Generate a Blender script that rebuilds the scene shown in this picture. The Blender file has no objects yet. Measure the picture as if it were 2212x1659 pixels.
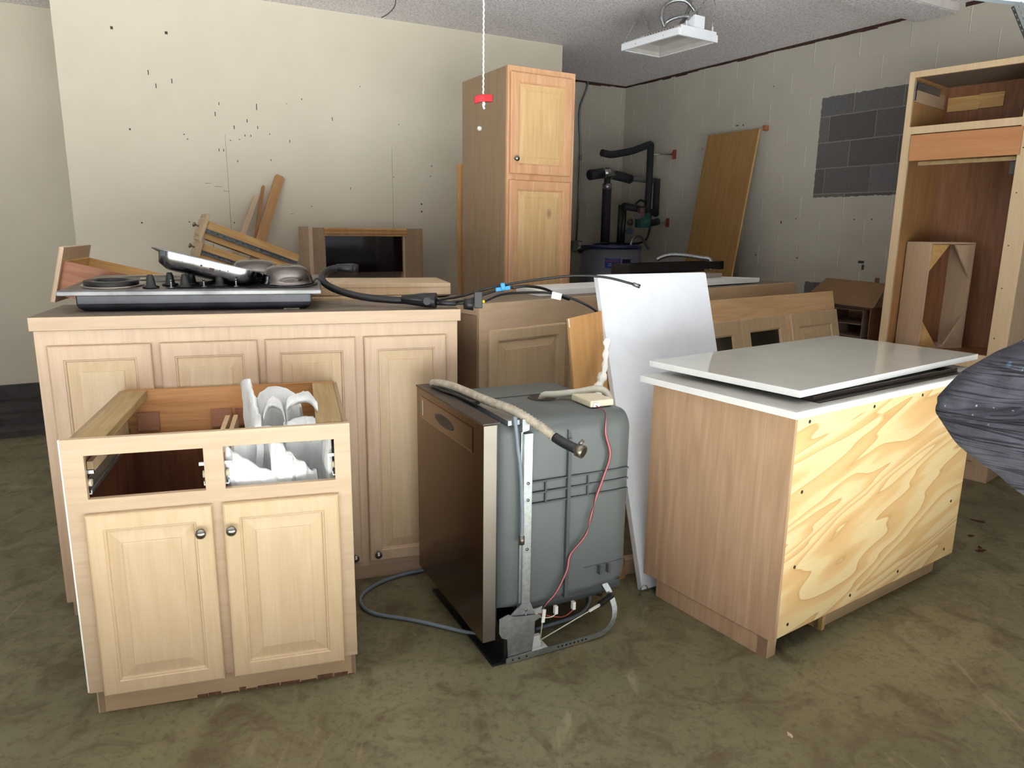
import bpy, bmesh, math, random
from math import sin, cos, pi, radians, sqrt
from mathutils import Vector, Matrix, Euler, noise
random.seed(7)
SC = bpy.context.scene
COL = SC.collection

# ------------------------------------------------------------ camera
F_PX = 1560.0; PITCH = radians(12.0); ROLL = radians(0.74)
cam_data = bpy.data.cameras.new('camera'); cam = bpy.data.objects.new('camera', cam_data); COL.objects.link(cam)
cam_data.sensor_fit = 'HORIZONTAL'; cam_data.sensor_width = 36.0; cam_data.lens = 36.0 * F_PX / 2212.0
cam_data.clip_start = 0.05
_f = Vector((0, cos(PITCH), -sin(PITCH))); _r = Vector((1, 0, 0)); _u = _r.cross(_f)
_r2 = _r * cos(ROLL) + _u * sin(ROLL); _u2 = _u * cos(ROLL) - _r * sin(ROLL)
cam.matrix_world = Matrix(((_r2.x, _u2.x, -_f.x, 0), (_r2.y, _u2.y, -_f.y, 0), (_r2.z, _u2.z, -_f.z, 1.5), (0, 0, 0, 1)))
SC.camera = cam

# ------------------------------------------------------------ world, light, exposure
SC.view_settings.view_transform = 'Standard'; SC.view_settings.look = 'None'
SC.view_settings.gamma = 1.0; SC.view_settings.use_curve_mapping = False
SC.view_settings.exposure = -0.32
W = bpy.data.worlds.new('world'); SC.world = W; W.use_nodes = True
bg = W.node_tree.nodes['Background']; bg.inputs[0].default_value = (0.93, 0.97, 1.0, 1); bg.inputs[1].default_value = 0.75

def area(name, loc, direction, sx, sy, power, color):
    d = bpy.data.lights.new(name, 'AREA'); d.shape = 'RECTANGLE'; d.size = sx; d.size_y = sy; d.energy = power; d.color = color
    o = bpy.data.objects.new(name, d); COL.objects.link(o); o.location = loc
    o.rotation_euler = Vector(direction).to_track_quat('-Z', 'Y').to_euler()
    return o
# daylight coming through the open garage door behind the photographer
area('door_daylight', (0.15, -0.10, 1.2), (-0.494, 0.870, 0.0), 5.6, 2.2, 13, (0.93, 0.97, 1.0))
# sun on the driveway outside the door; it bounces up onto the ceiling
sd = bpy.data.lights.new('sun', 'SUN'); sd.energy = 76.0; sd.angle = radians(1.5); sd.color = (0.93, 0.975, 1.0)
sun = bpy.data.objects.new('sun', sd); COL.objects.link(sun); sun.rotation_euler = Vector((-0.10, 0.24, -0.965)).to_track_quat('-Z', 'Y').to_euler()

# ------------------------------------------------------------ helpers
def lin(r, g, b):
    def f(c):
        c /= 255.0
        return c / 12.92 if c <= 0.04045 else ((c + 0.055) / 1.055) ** 2.4
    return (f(r), f(g), f(b), 1)

class MB:
    def __init__(s):
        s.bm = bmesh.new()
    def face(s, vs, smooth=False):
        try:
            f = s.bm.faces.new(vs); f.smooth = smooth; return f
        except ValueError:
            return None
    def box(s, x0, x1, y0, y1, z0, z1):
        v = [s.bm.verts.new((x, y, z)) for x in (x0, x1) for y in (y0, y1) for z in (z0, z1)]
        for q in ((0, 1, 3, 2), (4, 6, 7, 5), (0, 4, 5, 1), (2, 3, 7, 6), (0, 2, 6, 4), (1, 5, 7, 3)):
            s.face([v[i] for i in q])
        return s
    def obox(s, c, d, sx, sy, sz):
        """box centred at c, long axis sx along direction d"""
        d = Vector(d).normalized(); q = d.to_track_quat('X', 'Z').to_matrix()
        v = []
        for a in (-.5, .5):
            for b in (-.5, .5):
                for e in (-.5, .5):
                    v.append(s.bm.verts.new(Vector(c) + q @ Vector((a * sx, b * sy, e * sz))))
        for qd in ((0, 1, 3, 2), (4, 6, 7, 5), (0, 4, 5, 1), (2, 3, 7, 6), (0, 2, 6, 4), (1, 5, 7, 3)):
            s.face([v[i] for i in qd])
        return s
    def prism(s, poly, y0, y1, plane='xz', smooth=False):
        def P(a, b, c):
            return (a, c, b) if plane == 'xz' else ((a, b, c) if plane == 'xy' else (c, a, b))
        A = [s.bm.verts.new(P(a, b, y0)) for a, b in poly]; B = [s.bm.verts.new(P(a, b, y1)) for a, b in poly]
        s.face(A); s.face(B[::-1]); n = len(A)
        for i in range(n):
            s.face([A[i], A[(i + 1) % n], B[(i + 1) % n], B[i]], smooth)
        return s
    def rings(s, rings, closed_u=True, cap0=True, cap1=True, smooth=True):
        R = [[s.bm.verts.new(p) for p in r] for r in rings]
        for a, b in zip(R, R[1:]):
            n = len(a)
            for i in range(n if closed_u else n - 1):
                s.face([a[i], a[(i + 1) % n], b[(i + 1) % n], b[i]], smooth)
        if cap0: s.face(R[0][::-1])
        if cap1: s.face(R[-1])
        return s
    def tube(s, pts, r, seg=10, closed=False, flat=None):
        pts = [Vector(p) for p in pts]; n = len(pts)
        rr = r if isinstance(r, (list, tuple)) else [r] * n
        T = []
        for i in range(n):
            a = pts[i - 1] if (i > 0 or closed) else pts[i]; b = pts[(i + 1) % n] if (i < n - 1 or closed) else pts[i]
            T.append((b - a).normalized())
        up = Vector((0, 0, 1)) if abs(T[0].z) < .9 else Vector((1, 0, 0))
        N = (up - T[0] * up.dot(T[0])).normalized(); R = []
        for i in range(n):
            N = (N - T[i] * N.dot(T[i])).normalized(); Bn = T[i].cross(N)
            fx = flat or 1.0
            R.append([pts[i] + (N * cos(2 * pi * k / seg) + Bn * sin(2 * pi * k / seg) * fx) * rr[i] for k in range(seg)])
        if closed: R.append(R[0])
        s.rings(R, cap0=not closed, cap1=not closed)
        return s
    def cyl(s, p0, p1, r, r2=None, seg=20):
        return s.tube([p0, p1], [r, r if r2 is None else r2], seg)
    def lathe(s, prof, o=(0, 0, 0), axis='z', seg=28):
        """prof list of (radius, height)"""
        R = []
        for r, h in prof:
            ring = []
            for k in range(seg):
                a = 2 * pi * k / seg; c, d = max(r, 1e-4) * cos(a), max(r, 1e-4) * sin(a)
                p = {'z': (c, d, h), 'y': (c, h, d), 'x': (h, c, d)}[axis]
                ring.append(Vector(o) + Vector(p))
            R.append(ring)
        s.rings(R); return s
    def rect_loops(s, u0, u1, z0, z1, loops, cap=True, hole=False, smooth=False):
        """nested rectangular loops on a front face: loops = [(inset, y)]"""
        R = []
        for i, y in loops:
            R.append([(u0 + i, y, z0 + i), (u1 - i, y, z0 + i), (u1 - i, y, z1 - i), (u0 + i, y, z1 - i)])
        s.rings(R, cap0=not hole, cap1=cap, smooth=smooth); return s
    def build(s, name, mat, parent=None, bev=0, sub=0, seg=2, weld=True):
        if weld: bmesh.ops.remove_doubles(s.bm, verts=s.bm.verts, dist=1e-6)
        bmesh.ops.recalc_face_normals(s.bm, faces=s.bm.faces)
        me = bpy.data.meshes.new(name); s.bm.to_mesh(me); s.bm.free()
        o = bpy.data.objects.new(name, me); COL.objects.link(o)
        if mat: me.materials.append(mat)
        if parent: o.parent = parent
        if bev:
            m = o.modifiers.new('bevel', 'BEVEL'); m.width = bev; m.segments = seg; m.limit_method = 'ANGLE'; m.angle_limit = radians(40)
        if sub:
            m = o.modifiers.new('sub', 'SUBSURF'); m.levels = sub; m.render_levels = sub
        return o

def spl(pts, n=8, closed=False):
    pts = [Vector(p) for p in pts]; out = []; N = len(pts)
    rng = range(N if closed else N - 1)
    for i in rng:
        p0 = pts[i - 1] if (i > 0 or closed) else pts[0] * 2 - pts[1]
        p1 = pts[i]; p2 = pts[(i + 1) % N]
        p3 = pts[(i + 2) % N] if (i + 2 < N or closed) else pts[-1] * 2 - pts[-2]
        for k in range(n):
            t = k / n
            out.append(0.5 * ((2 * p1) + (p2 - p0) * t + (2 * p0 - 5 * p1 + 4 * p2 - p3) * t * t + (3 * p1 - p0 - 3 * p2 + p3) * t ** 3))
    if not closed: out.append(pts[-1])
    return out

def thing(name, label, cat, loc=(0, 0, 0), yaw=0, group=None, rot=None):
    o = bpy.data.objects.new(name, None); COL.objects.link(o); o.empty_display_size = .1
    o.location = loc; o.rotation_euler = rot if rot else (0, 0, radians(yaw))
    o['label'] = label; o['category'] = cat
    if group: o['group'] = group
    return o
def tag(o, label, cat, group=None, kind=None):
    o['label'] = label; o['category'] = cat
    if group: o['group'] = group
    if kind: o['kind'] = kind
    return o
def struct(o):
    o['kind'] = 'structure'; return o
def lab(o, t):
    o['label'] = t; return o

# ------------------------------------------------------------ materials
def newmat(name, rough=.5, metal=0, spec=.5):
    m = bpy.data.materials.new(name); m.use_nodes = True; nt = m.node_tree
    b = nt.nodes['Principled BSDF']; b.inputs['Roughness'].default_value = rough; b.inputs['Metallic'].default_value = metal
    b.inputs['Specular IOR Level'].default_value = spec
    return m, nt, b
def N(nt, t, **k):
    n = nt.nodes.new(t)
    for a, v in k.items():
        if hasattr(n, a): setattr(n, a, v)
        else: n.inputs[a].default_value = v
    return n
def L(nt, a, b): nt.links.new(a, b)
def ramp(nt, fac, stops, interp='LINEAR'):
    r = N(nt, 'ShaderNodeValToRGB'); r.color_ramp.interpolation = interp; e = r.color_ramp.elements
    while len(e) < len(stops): e.new(.5)
    for i, (p, c) in enumerate(stops): e[i].position = p; e[i].color = c
    L(nt, fac, r.inputs[0]); return r.outputs[0]
def coords(nt, scale=(1, 1, 1), rnd=True, rot=(0, 0, 0)):
    tc = N(nt, 'ShaderNodeTexCoord'); mp = N(nt, 'ShaderNodeMapping'); mp.inputs['Scale'].default_value = scale; mp.inputs['Rotation'].default_value = rot
    src = tc.outputs['Object']
    if rnd:
        oi = N(nt, 'ShaderNodeObjectInfo'); ad = N(nt, 'ShaderNodeVectorMath', operation='ADD'); mu = N(nt, 'ShaderNodeVectorMath', operation='SCALE')
        cb = N(nt, 'ShaderNodeCombineXYZ')
        for k in range(3): L(nt, oi.outputs['Random'], cb.inputs[k])
        L(nt, cb.outputs[0], mu.inputs[0]); mu.inputs['Scale'].default_value = 17.0
        L(nt, src, ad.inputs[0]); L(nt, mu.outputs[0], ad.inputs[1]); src = ad.outputs[0]
    L(nt, src, mp.inputs[0]); return mp.outputs[0]
def noisen(nt, vec, scale, detail=4, rough=.55, dist=0):
    n = N(nt, 'ShaderNodeTexNoise'); n.inputs['Scale'].default_value = scale; n.inputs['Detail'].default_value = detail
    n.inputs['Roughness'].default_value = rough; n.inputs['Distortion'].default_value = dist
    L(nt, vec, n.inputs['Vector']); return n.outputs[0]
def mixc(nt, fac, a, b, mode='MIX'):
    m = N(nt, 'ShaderNodeMix'); m.data_type = 'RGBA'; m.blend_type = mode
    if isinstance(fac, float): m.inputs[0].default_value = fac
    else: L(nt, fac, m.inputs[0])
    for i, v in ((6, a), (7, b)):
        if isinstance(v, tuple): m.inputs[i].default_value = v
        else: L(nt, v, m.inputs[i])
    return m.outputs[2]
def bump(nt, b, h, strength=.2, dist=.01):
    n = N(nt, 'ShaderNodeBump'); n.inputs['Strength'].default_value = strength; n.inputs['Distance'].default_value = dist
    L(nt, h, n.inputs['Height']); L(nt, n.outputs[0], b.inputs['Normal'])
_plain = {}
def plain(name, rgb, rough=.5, metal=0, spec=.5, var=.06, vs=12, bmp=0):
    if name in _plain: return _plain[name]
    m, nt, b = newmat(name, rough, metal, spec); c = lin(*rgb)
    v = coords(nt); n = noisen(nt, v, vs, 5)
    d = tuple(x * (1 - var * 2.2) for x in c[:3]) + (1,); l = tuple(min(1, x * (1 + var)) for x in c[:3]) + (1,)
    L(nt, ramp(nt, n, [(.3, d), (.7, l)]), b.inputs['Base Color'])
    if bmp: bump(nt, b, noisen(nt, v, bmp, 4), .25, .004)
    _plain[name] = m; return m
def wood(name, light, dark, axis='z', fine=1.0, rough=.45, contrast=1.0, figure=.5, bands=3.0, knots=False):
    m, nt, b = newmat(name, rough, 0, .4)
    s = {'z': (9, 9, .8), 'x': (.8, 9, 9), 'y': (9, .8, 9)}[axis]
    v = coords(nt, s); vf = coords(nt, tuple(q * 7 if q > 1 else q * 1.6 for q in s))
    a = noisen(nt, v, bands, 4, .5, 1.2); f = noisen(nt, vf, 3.0, 3, .6)
    base = ramp(nt, a, [(.5 - .22 / contrast, lin(*dark)), (.5 + .2 / contrast, lin(*light))])
    dk = tuple(x * .80 for x in lin(*dark)[:3]) + (1,)
    fr = ramp(nt, f, [(.36, (0, 0, 0, 1)), (.52, (1, 1, 1, 1))])
    inv = N(nt, 'ShaderNodeMath', operation='SUBTRACT'); inv.inputs[0].default_value = 1.0; L(nt, fr, inv.inputs[1])
    mu = N(nt, 'ShaderNodeMath', operation='MULTIPLY'); mu.inputs[1].default_value = .45 * fine; L(nt, inv.outputs[0], mu.inputs[0])
    c = mixc(nt, mu.outputs[0], base, dk)
    big = noisen(nt, coords(nt, (1, 1, 1)), 2.2, 2)
    c2 = mixc(nt, ramp(nt, big, [(.35, (figure * .5,) * 3 + (1,)), (.65, (0, 0, 0, 1))]), c, tuple(x * .86 for x in lin(*light)[:3]) + (1,))
    if knots:
        vk = N(nt, 'ShaderNodeTexVoronoi'); vk.inputs['Scale'].default_value = 2.2; L(nt, coords(nt, (1.3, 1.3, .8)), vk.inputs['Vector'])
        c2 = mixc(nt, ramp(nt, vk.outputs['Distance'], [(0.02, (.8,) * 3 + (1,)), (.07, (0, 0, 0, 1))]), c2, tuple(x * .5 for x in lin(*dark)[:3]) + (1,))
    L(nt, c2, b.inputs['Base Color']); bump(nt, b, f, .05, .002)
    return m
MAPLE = wood('pale_maple', (204, 180, 146), (192, 165, 130), 'z', .35, .38)
MAPLE_H = wood('pale_maple_rail', (202, 174, 138), (190, 158, 122), 'x', .3, .38)
MAPLE_P = wood('pickled_maple', (202, 176, 148), (188, 160, 132), 'z', .35, .42)
MAPLE_PH = wood('pickled_maple_rail', (190, 166, 138), (178, 153, 124), 'x', .35, .42)
MAPLE_Y = wood('yellow_maple', (210, 178, 132), (192, 154, 106), 'z', .5, .38, knots=True)
CHERRY = wood('reddish_maple', (208, 166, 128), (188, 138, 102), 'z', .5, .38)
CHERRY_H = wood('reddish_maple_rail', (206, 156, 114), (180, 120, 82), 'x', .5, .38)
OAK_SIDE = wood('tan_laminate_side', (158, 134, 106), (142, 118, 92), 'z', .6, .5)
WALNUT = wood('faded_birch_side', (196, 164, 132), (170, 136, 106), 'z', .55, .6, bands=2.0)
PINE = wood('orange_pine', (206, 152, 98), (176, 118, 66), 'x', .7, .5, contrast=1.4)
PINE_Y = wood('pale_pine', (172, 148, 106), (150, 124, 82), 'y', .7, .55, contrast=1.4)
PINE_YZ = wood('pale_pine_block', (216, 178, 118), (196, 150, 90), 'x', .7, .55, contrast=1.4)
HONEY = wood('honey_plywood', (184, 142, 92), (164, 120, 74), 'z', .4, .45)
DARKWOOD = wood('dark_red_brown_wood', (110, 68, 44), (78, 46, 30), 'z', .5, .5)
MAHOG = wood('mahogany_plywood', (150, 104, 72), (120, 78, 52), 'z', .6, .5)
REDWOOD = wood('red_luan', (176, 122, 92), (150, 98, 72), 'x', .9, .55)
CEDAR = wood('orange_cedar', (188, 136, 92), (166, 110, 68), 'x', .4, .45, contrast=.8, bands=1.5)
GREYWOOD = wood('dusty_wood_top', (128, 115, 101), (108, 94, 80), 'x', .5, .6)
STEEL = plain('galvanised_steel', (176, 182, 184), .38, .9, vs=60, var=.1)
STAIN = plain('stainless_steel', (166, 160, 150), .36, 1.0, vs=3, var=.03)
STAIN_DOOR = plain('bronze_stainless_door', (128, 108, 90), .22, 1.0, vs=2, var=.04)
CHROME = plain('chrome', (140, 142, 146), .24, 1.0, vs=14, var=.22)
KNOB = plain('brushed_nickel', (150, 146, 142), .25, 1.0, vs=30)
BLACK = plain('black_plastic', (22, 22, 24), .4)
BLACKM = plain('black_metal', (14, 14, 15), .35)
FOAM = plain('black_pipe_foam', (32, 33, 36), .75)
ENAMEL = plain('blue_black_enamel', (42, 45, 54), .35, vs=14, var=.35)
BROWNBLK = plain('dark_bronze_trim', (46, 38, 34), .4)
GREY = plain('grey_tub_plastic', (88, 94, 93), .5, vs=5, var=.04)
GREYD = plain('grey_tub_dark', (66, 72, 74), .5, vs=5)
WHITE = plain('white_plastic', (226, 226, 222), .45)
WHITEP = plain('white_painted_metal', (226, 230, 236), .4, var=.02)
CREAMP = plain('cream_plastic', (205, 196, 170), .45)
RED = plain('red_plastic', (190, 18, 34), .4)
REDB = plain('rust_red_bracket', (140, 62, 48), .6)
BLUE = plain('bright_blue_plastic', (30, 140, 205), .4)
TEAL = plain('green_pump_enamel', (34, 82, 78), .4)
GREYHOSE = plain('grey_hose', (112, 124, 134), .5, vs=30)
TANHOSE = plain('dusty_ribbed_hose', (178, 168, 150), .75, vs=40, var=.15)
BEIGEHOSE = plain('grey_beige_hose', (176, 172, 158), .6, vs=30)
CONDUIT = plain('steel_conduit', (150, 152, 154), .35, .8, vs=80, var=.2)
CARD = plain('cardboard', (120, 90, 58), .8)
COPPER = plain('brass', (150, 110, 60), .4, .8)
def quartz(name, rgb, rough):
    m, nt, b = newmat(name, rough, 0, .5); v = coords(nt)
    n = noisen(nt, v, 5, 5, .6, 1.0); c = lin(*rgb)
    L(nt, ramp(nt, n, [(.35, tuple(x * .95 for x in c[:3]) + (1,)), (.6, c)]), b.inputs['Base Color']); return m
QUARTZ = quartz('polished_quartz_shaded_top', (192, 191, 184), .07)  # white quartz greyed for top faces: their weaker light put into the colour
QUARTZ_R = quartz('rough_white_quartz', (226, 227, 225), .5)
QUARTZ_L = quartz('matt_white_slab', (222, 226, 232), .4)

def mat_plywood():
    m, nt, b = newmat('pine_plywood', .5, 0, .4)
    v0 = coords(nt, (1, 1, 1), False, (0, radians(13), 0)); v_ = N(nt, 'ShaderNodeMapping'); v_.inputs['Scale'].default_value = (.42, 1, 2.9); L(nt, v0, v_.inputs[0]); v = v_.outputs[0]
    n = noisen(nt, v, 1.15, 3.0, .42, .35)
    mu = N(nt, 'ShaderNodeMath', operation='MULTIPLY'); mu.inputs[1].default_value = 17.0; L(nt, n, mu.inputs[0])
    fr = N(nt, 'ShaderNodeMath', operation='FRACT'); L(nt, mu.outputs[0], fr.inputs[0])
    w = ramp(nt, fr.outputs[0], [(0, lin(236, 214, 166)), (.42, lin(233, 208, 158)), (.60, lin(226, 190, 136)), (.90, lin(218, 178, 122)), (.96, lin(202, 160, 106)), (1, lin(236, 214, 166))])
    f = noisen(nt, coords(nt, (3, 3, 140), False), 3, 3, .6)
    c = mixc(nt, ramp(nt, f, [(.4, (.22,) * 3 + (1,)), (.6, (0, 0, 0, 1))]), w, lin(214, 170, 112))
    L(nt, c, b.inputs['Base Color']); return m
PLY = mat_plywood()

def mat_floor():
    m, nt, b = newmat('stained_concrete', .42, 0, .35)
    v = coords(nt, (1, 1, 1), False)
    a = noisen(nt, v, .9, 6, .62, .4); d = noisen(nt, v, 5.5, 8, .68, .8); e = noisen(nt, v, 38, 6, .7)
    base = ramp(nt, a, [(.3, lin(96, 90, 66)), (.5, lin(116, 110, 84)), (.72, lin(136, 130, 102))])
    c = mixc(nt, ramp(nt, d, [(.36, (.75,) * 3 + (1,)), (.52, (0, 0, 0, 1))]), base, lin(82, 70, 50))
    c = mixc(nt, ramp(nt, e, [(.33, (.65,) * 3 + (1,)), (.5, (0, 0, 0, 1))]), c, lin(78, 68, 50))
    st = noisen(nt, coords(nt, (1.6, .5, 1), False, (0, 0, .5)), 3.2, 7, .6, 1.5)
    c = mixc(nt, ramp(nt, st, [(.62, (0, 0, 0, 1)), (.72, (.5,) * 3 + (1,))]), c, lin(158, 148, 122))
    sp = noisen(nt, v, 9, 3, .5, 1)
    c = mixc(nt, ramp(nt, sp, [(.70, (0, 0, 0, 1)), (.76, (.75,) * 3 + (1,))]), c, lin(66, 48, 32))
    L(nt, c, b.inputs['Base Color'])
    L(nt, ramp(nt, d, [(.3, (.55,) * 3 + (1,)), (.7, (.36,) * 3 + (1,))]), b.inputs['Roughness'])
    bump(nt, b, e, .12, .004); return m
FLOOR = mat_floor()

def mat_ceiling():
    m, nt, b = newmat('popcorn_ceiling', .9, 0, .2)
    v = coords(nt, (1, 1, 1), False)
    n = noisen(nt, v, 75, 3, .6); n2 = noisen(nt, v, 1.5, 3)
    c = ramp(nt, n, [(.36, lin(196, 190, 192)), (.5, lin(240, 235, 237)), (.64, lin(252, 248, 250))])
    L(nt, mixc(nt, ramp(nt, n2, [(.3, (.3,) * 3 + (1,)), (.7, (0, 0, 0, 1))]), c, lin(226, 220, 222)), b.inputs['Base Color'])
    bump(nt, b, n, .45, .006); return m
CEIL = mat_ceiling()

def mat_drywall():
    m, nt, b = newmat('cream_drywall', .6, 0, .3)
    v = coords(nt, (1, 1, 1), False); n = noisen(nt, v, 1.1, 4, .6); e = noisen(nt, v, 30, 4)
    c = ramp(nt, n, [(.3, lin(204, 195, 177)), (.7, lin(214, 205, 187))])
    L(nt, c, b.inputs['Base Color']); bump(nt, b, e, .06, .003); return m
DRY = mat_drywall()

def mat_block(name, patches):
    """painted concrete block: object x along the wall, z up; patches = bare rectangles (x0,x1,z0,z1)"""
    m, nt, b = newmat(name, .6, 0, .3)
    tc = N(nt, 'ShaderNodeTexCoord'); sp = N(nt, 'ShaderNodeSeparateXYZ'); L(nt, tc.outputs['Object'], sp.inputs[0])
    cb = N(nt, 'ShaderNodeCombineXYZ'); L(nt, sp.outputs[0], cb.inputs[0]); L(nt, sp.outputs[2], cb.inputs[1])
    mp = N(nt, 'ShaderNodeMapping'); mp.inputs['Location'].default_value = (XOFF, .0, 0); L(nt, cb.outputs[0], mp.inputs[0])
    dn = N(nt, 'ShaderNodeTexNoise'); dn.inputs['Scale'].default_value = 9; L(nt, tc.outputs['Object'], dn.inputs['Vector'])
    dm = N(nt, 'ShaderNodeVectorMath', operation='SCALE'); dm.inputs['Scale'].default_value = .006; L(nt, dn.outputs['Color'], dm.inputs[0])
    da = N(nt, 'ShaderNodeVectorMath', operation='ADD'); L(nt, mp.outputs[0], da.inputs[0]); L(nt, dm.outputs[0], da.inputs[1])
    def brick(ms, smooth):
        k = N(nt, 'ShaderNodeTexBrick'); k.offset = .5; k.offset_frequency = 2
        for a, v in (('Scale', 1), ('Mortar Size', ms), ('Mortar Smooth', smooth), ('Brick Width', .4064), ('Row Height', .2032), ('Bias', 0)): k.inputs[a].default_value = v
        L(nt, da.outputs[0], k.inputs['Vector']); return k
    k = brick(.006, .4)
    # vertical joints are ridged: weaken horizontal ones by row phase
    md = N(nt, 'ShaderNodeMath', operation='PINGPONG'); md.inputs[1].default_value = .1016; sep2 = N(nt, 'ShaderNodeSeparateXYZ'); L(nt, da.outputs[0], sep2.inputs[0]); L(nt, sep2.outputs[1], md.inputs[0])
    vert = ramp(nt, md.outputs[0], [(.008, (.12,) * 3 + (1,)), (.02, (.85,) * 3 + (1,))])
    joint = N(nt, 'ShaderNodeMath', operation='MULTIPLY'); L(nt, k.outputs['Fac'], joint.inputs[0]); L(nt, vert, joint.inputs[1])
    e = noisen(nt, tc.outputs['Object'], 26, 5, .6); n = noisen(nt, tc.outputs['Object'], 1.3, 4)
    paint = ramp(nt, n, [(.3, lin(176, 170, 158)), (.7, lin(188, 182, 168))])
    paint = mixc(nt, joint.outputs[0], paint, lin(212, 206, 192))
    k.inputs['Color1'].default_value = lin(112, 111, 110); k.inputs['Color2'].default_value = lin(90, 85, 84); k.inputs['Mortar'].default_value = lin(136, 132, 126)
    g = noisen(nt, tc.outputs['Object'], 60, 5, .7)
    bare = mixc(nt, ramp(nt, g, [(.35, (.35,) * 3 + (1,)), (.6, (0, 0, 0, 1))]), k.outputs['Color'], lin(62, 58, 58))
    mask = None
    for (x0, x1, z0, z1) in patches:
        wob = N(nt, 'ShaderNodeMath', operation='MULTIPLY_ADD'); L(nt, e, wob.inputs[0]); wob.inputs[1].default_value = .03; wob.inputs[2].default_value = -.015
        xs = N(nt, 'ShaderNodeMath', operation='ADD'); L(nt, sp.outputs[0], xs.inputs[0]); L(nt, wob.outputs[0], xs.inputs[1])
        zs = N(nt, 'ShaderNodeMath', operation='ADD'); L(nt, sp.outputs[2], zs.inputs[0]); L(nt, wob.outputs[0], zs.inputs[1])
        cur = None
        for src, op, val in ((xs, 'GREATER_THAN', x0), (xs, 'LESS_THAN', x1), (zs, 'GREATER_THAN', z0), (zs, 'LESS_THAN', z1)):
            q = N(nt, 'ShaderNodeMath', operation=op); L(nt, src.outputs[0], q.inputs[0]); q.inputs[1].default_value = val
            if cur is None: cur = q
            else:
                r = N(nt, 'ShaderNodeMath', operation='MULTIPLY'); L(nt, cur.outputs[0], r.inputs[0]); L(nt, q.outputs[0], r.inputs[1]); cur = r
        if mask is None: mask = cur
        else:
            r = N(nt, 'ShaderNodeMath', operation='MAXIMUM'); L(nt, mask.outputs[0], r.inputs[0]); L(nt, cur.outputs[0], r.inputs[1]); mask = r
    col = mixc(nt, mask.outputs[0], paint, bare) if mask else paint
    L(nt, col, b.inputs['Base Color'])
    h = N(nt, 'ShaderNodeMath', operation='MULTIPLY_ADD'); L(nt, e, h.inputs[0]); h.inputs[1].default_value = .25; L(nt, joint.outputs[0], h.inputs[2])
    bump(nt, b, h.outputs[0], .8, .010); return m
XOFF = 0.0
XOFF = -.153
# ------------------------------------------------------------ room
CH_Z = 3.05
_cy, _sy = cos(radians(29.6)), sin(radians(29.6)); DO = (-.118, .15)     # foot of the garage door wall, behind the camera
def gl(u, v): return (DO[0] + u * _cy - v * _sy, DO[1] + u * _sy + v * _cy)
MB().prism([gl(-9, -.2), gl(9, -.2), gl(9, 13), gl(-9, 13)], -.12, 0, 'xy').build('floor', FLOOR)['kind'] = 'structure'
MB().prism([gl(-9, -.12), gl(9, -.12), gl(9, 13), gl(-9, 13)], CH_Z, CH_Z + .12, 'xy').build('ceiling', CEIL)['kind'] = 'structure'
MB().prism([gl(-14, -16), gl(14, -16), gl(14, -.201), gl(-14, -.201)], -.14, -.02, 'xy').build('driveway', plain('pale_driveway_concrete', (194, 193, 190), .8, bmp=40))['kind'] = 'structure'
dw_ = MB(); dw_.box(-9, -3.0, -.12, 0, 0, CH_Z).box(3.0, 5.6, -.12, 0, 0, CH_Z).box(-3.0, 3.0, -.12, 0, 2.75, CH_Z)
dw_ = dw_.build('wall_front', plain('front_wall_paint', (200, 196, 184), .7)); dw_.location = (DO[0], DO[1], 0); dw_.rotation_euler = (0, 0, radians(29.6)); dw_['kind'] = 'structure'
AW = (-1.797, 5.479); AY = 27.68          # main boxed-out wall
BW = (1.199, 8.377); BY = 29.6            # back wall plane, also carries the far left wall
RY = -58.727                              # right wall
def wall(name, org, yaw, mb, mat):
    o = mb.build(name, mat); o.location = (org[0], org[1], 0); o.rotation_euler = (0, 0, radians(yaw)); o['kind'] = 'structure'; return o
_c, _s = cos(radians(AY)), sin(radians(AY))
wc = wall('wall_center', AW, AY, MB().box(-1.262, 2.475, 0, 1.35, 0, CH_Z), DRY)
wl = wall('wall_left', BW, BY, MB().box(-9.5, -3.0, 0, .15, .28, CH_Z), DRY)
wb = wall('wall_back', BW, BY, MB().box(-3.0, 0.0, 0, .15, 0, CH_Z), None); wb.data.materials.append(mat_block('painted_block_back', []))
wr = wall('wall_right', BW, RY, MB().box(0, 9.0, 0, .15, 0, CH_Z), None)
wr.data.materials.append(mat_block('painted_block_right', [(2.5, 3.9, 1.80, 2.585), (2.50, 3.5, .3, 1.105)]))
# concrete stem wall and its low dark steps under the far left wall
CURB = plain('dark_concrete_curb', (66, 62, 60), .7, vs=9, var=.2, bmp=30)
cb = MB().box(-9.5, -4.0, -.05, .15, 0, .28)
for z1, y0 in ((.17, -.24), (.105, -.42), (.045, -.60)): cb.box(-9.5, -4.35, y0, -.04, 0, z1)
wall('trim_1', BW, BY, cb, CURB)
# torn strip where the ceiling board stops short of the block walls
GAP = plain('brown_joint_gap', (70, 42, 34), .9, var=.3, vs=30)
def ragged(x0, x1):
    m = MB(); x = x0
    while x < x1:
        w = random.uniform(.05, .22); h = random.uniform(.016, .030); m.box(x, min(x + w, x1), -.006, .01, CH_Z - h, CH_Z); x += w
    return m
wall('trim_2', BW, RY, ragged(0.0, 3.18), GAP); wall('trim_3', BW, RY, ragged(3.56, 6.5), GAP); wall('trim_4', BW, BY, ragged(-2.9, -.01), GAP)
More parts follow.
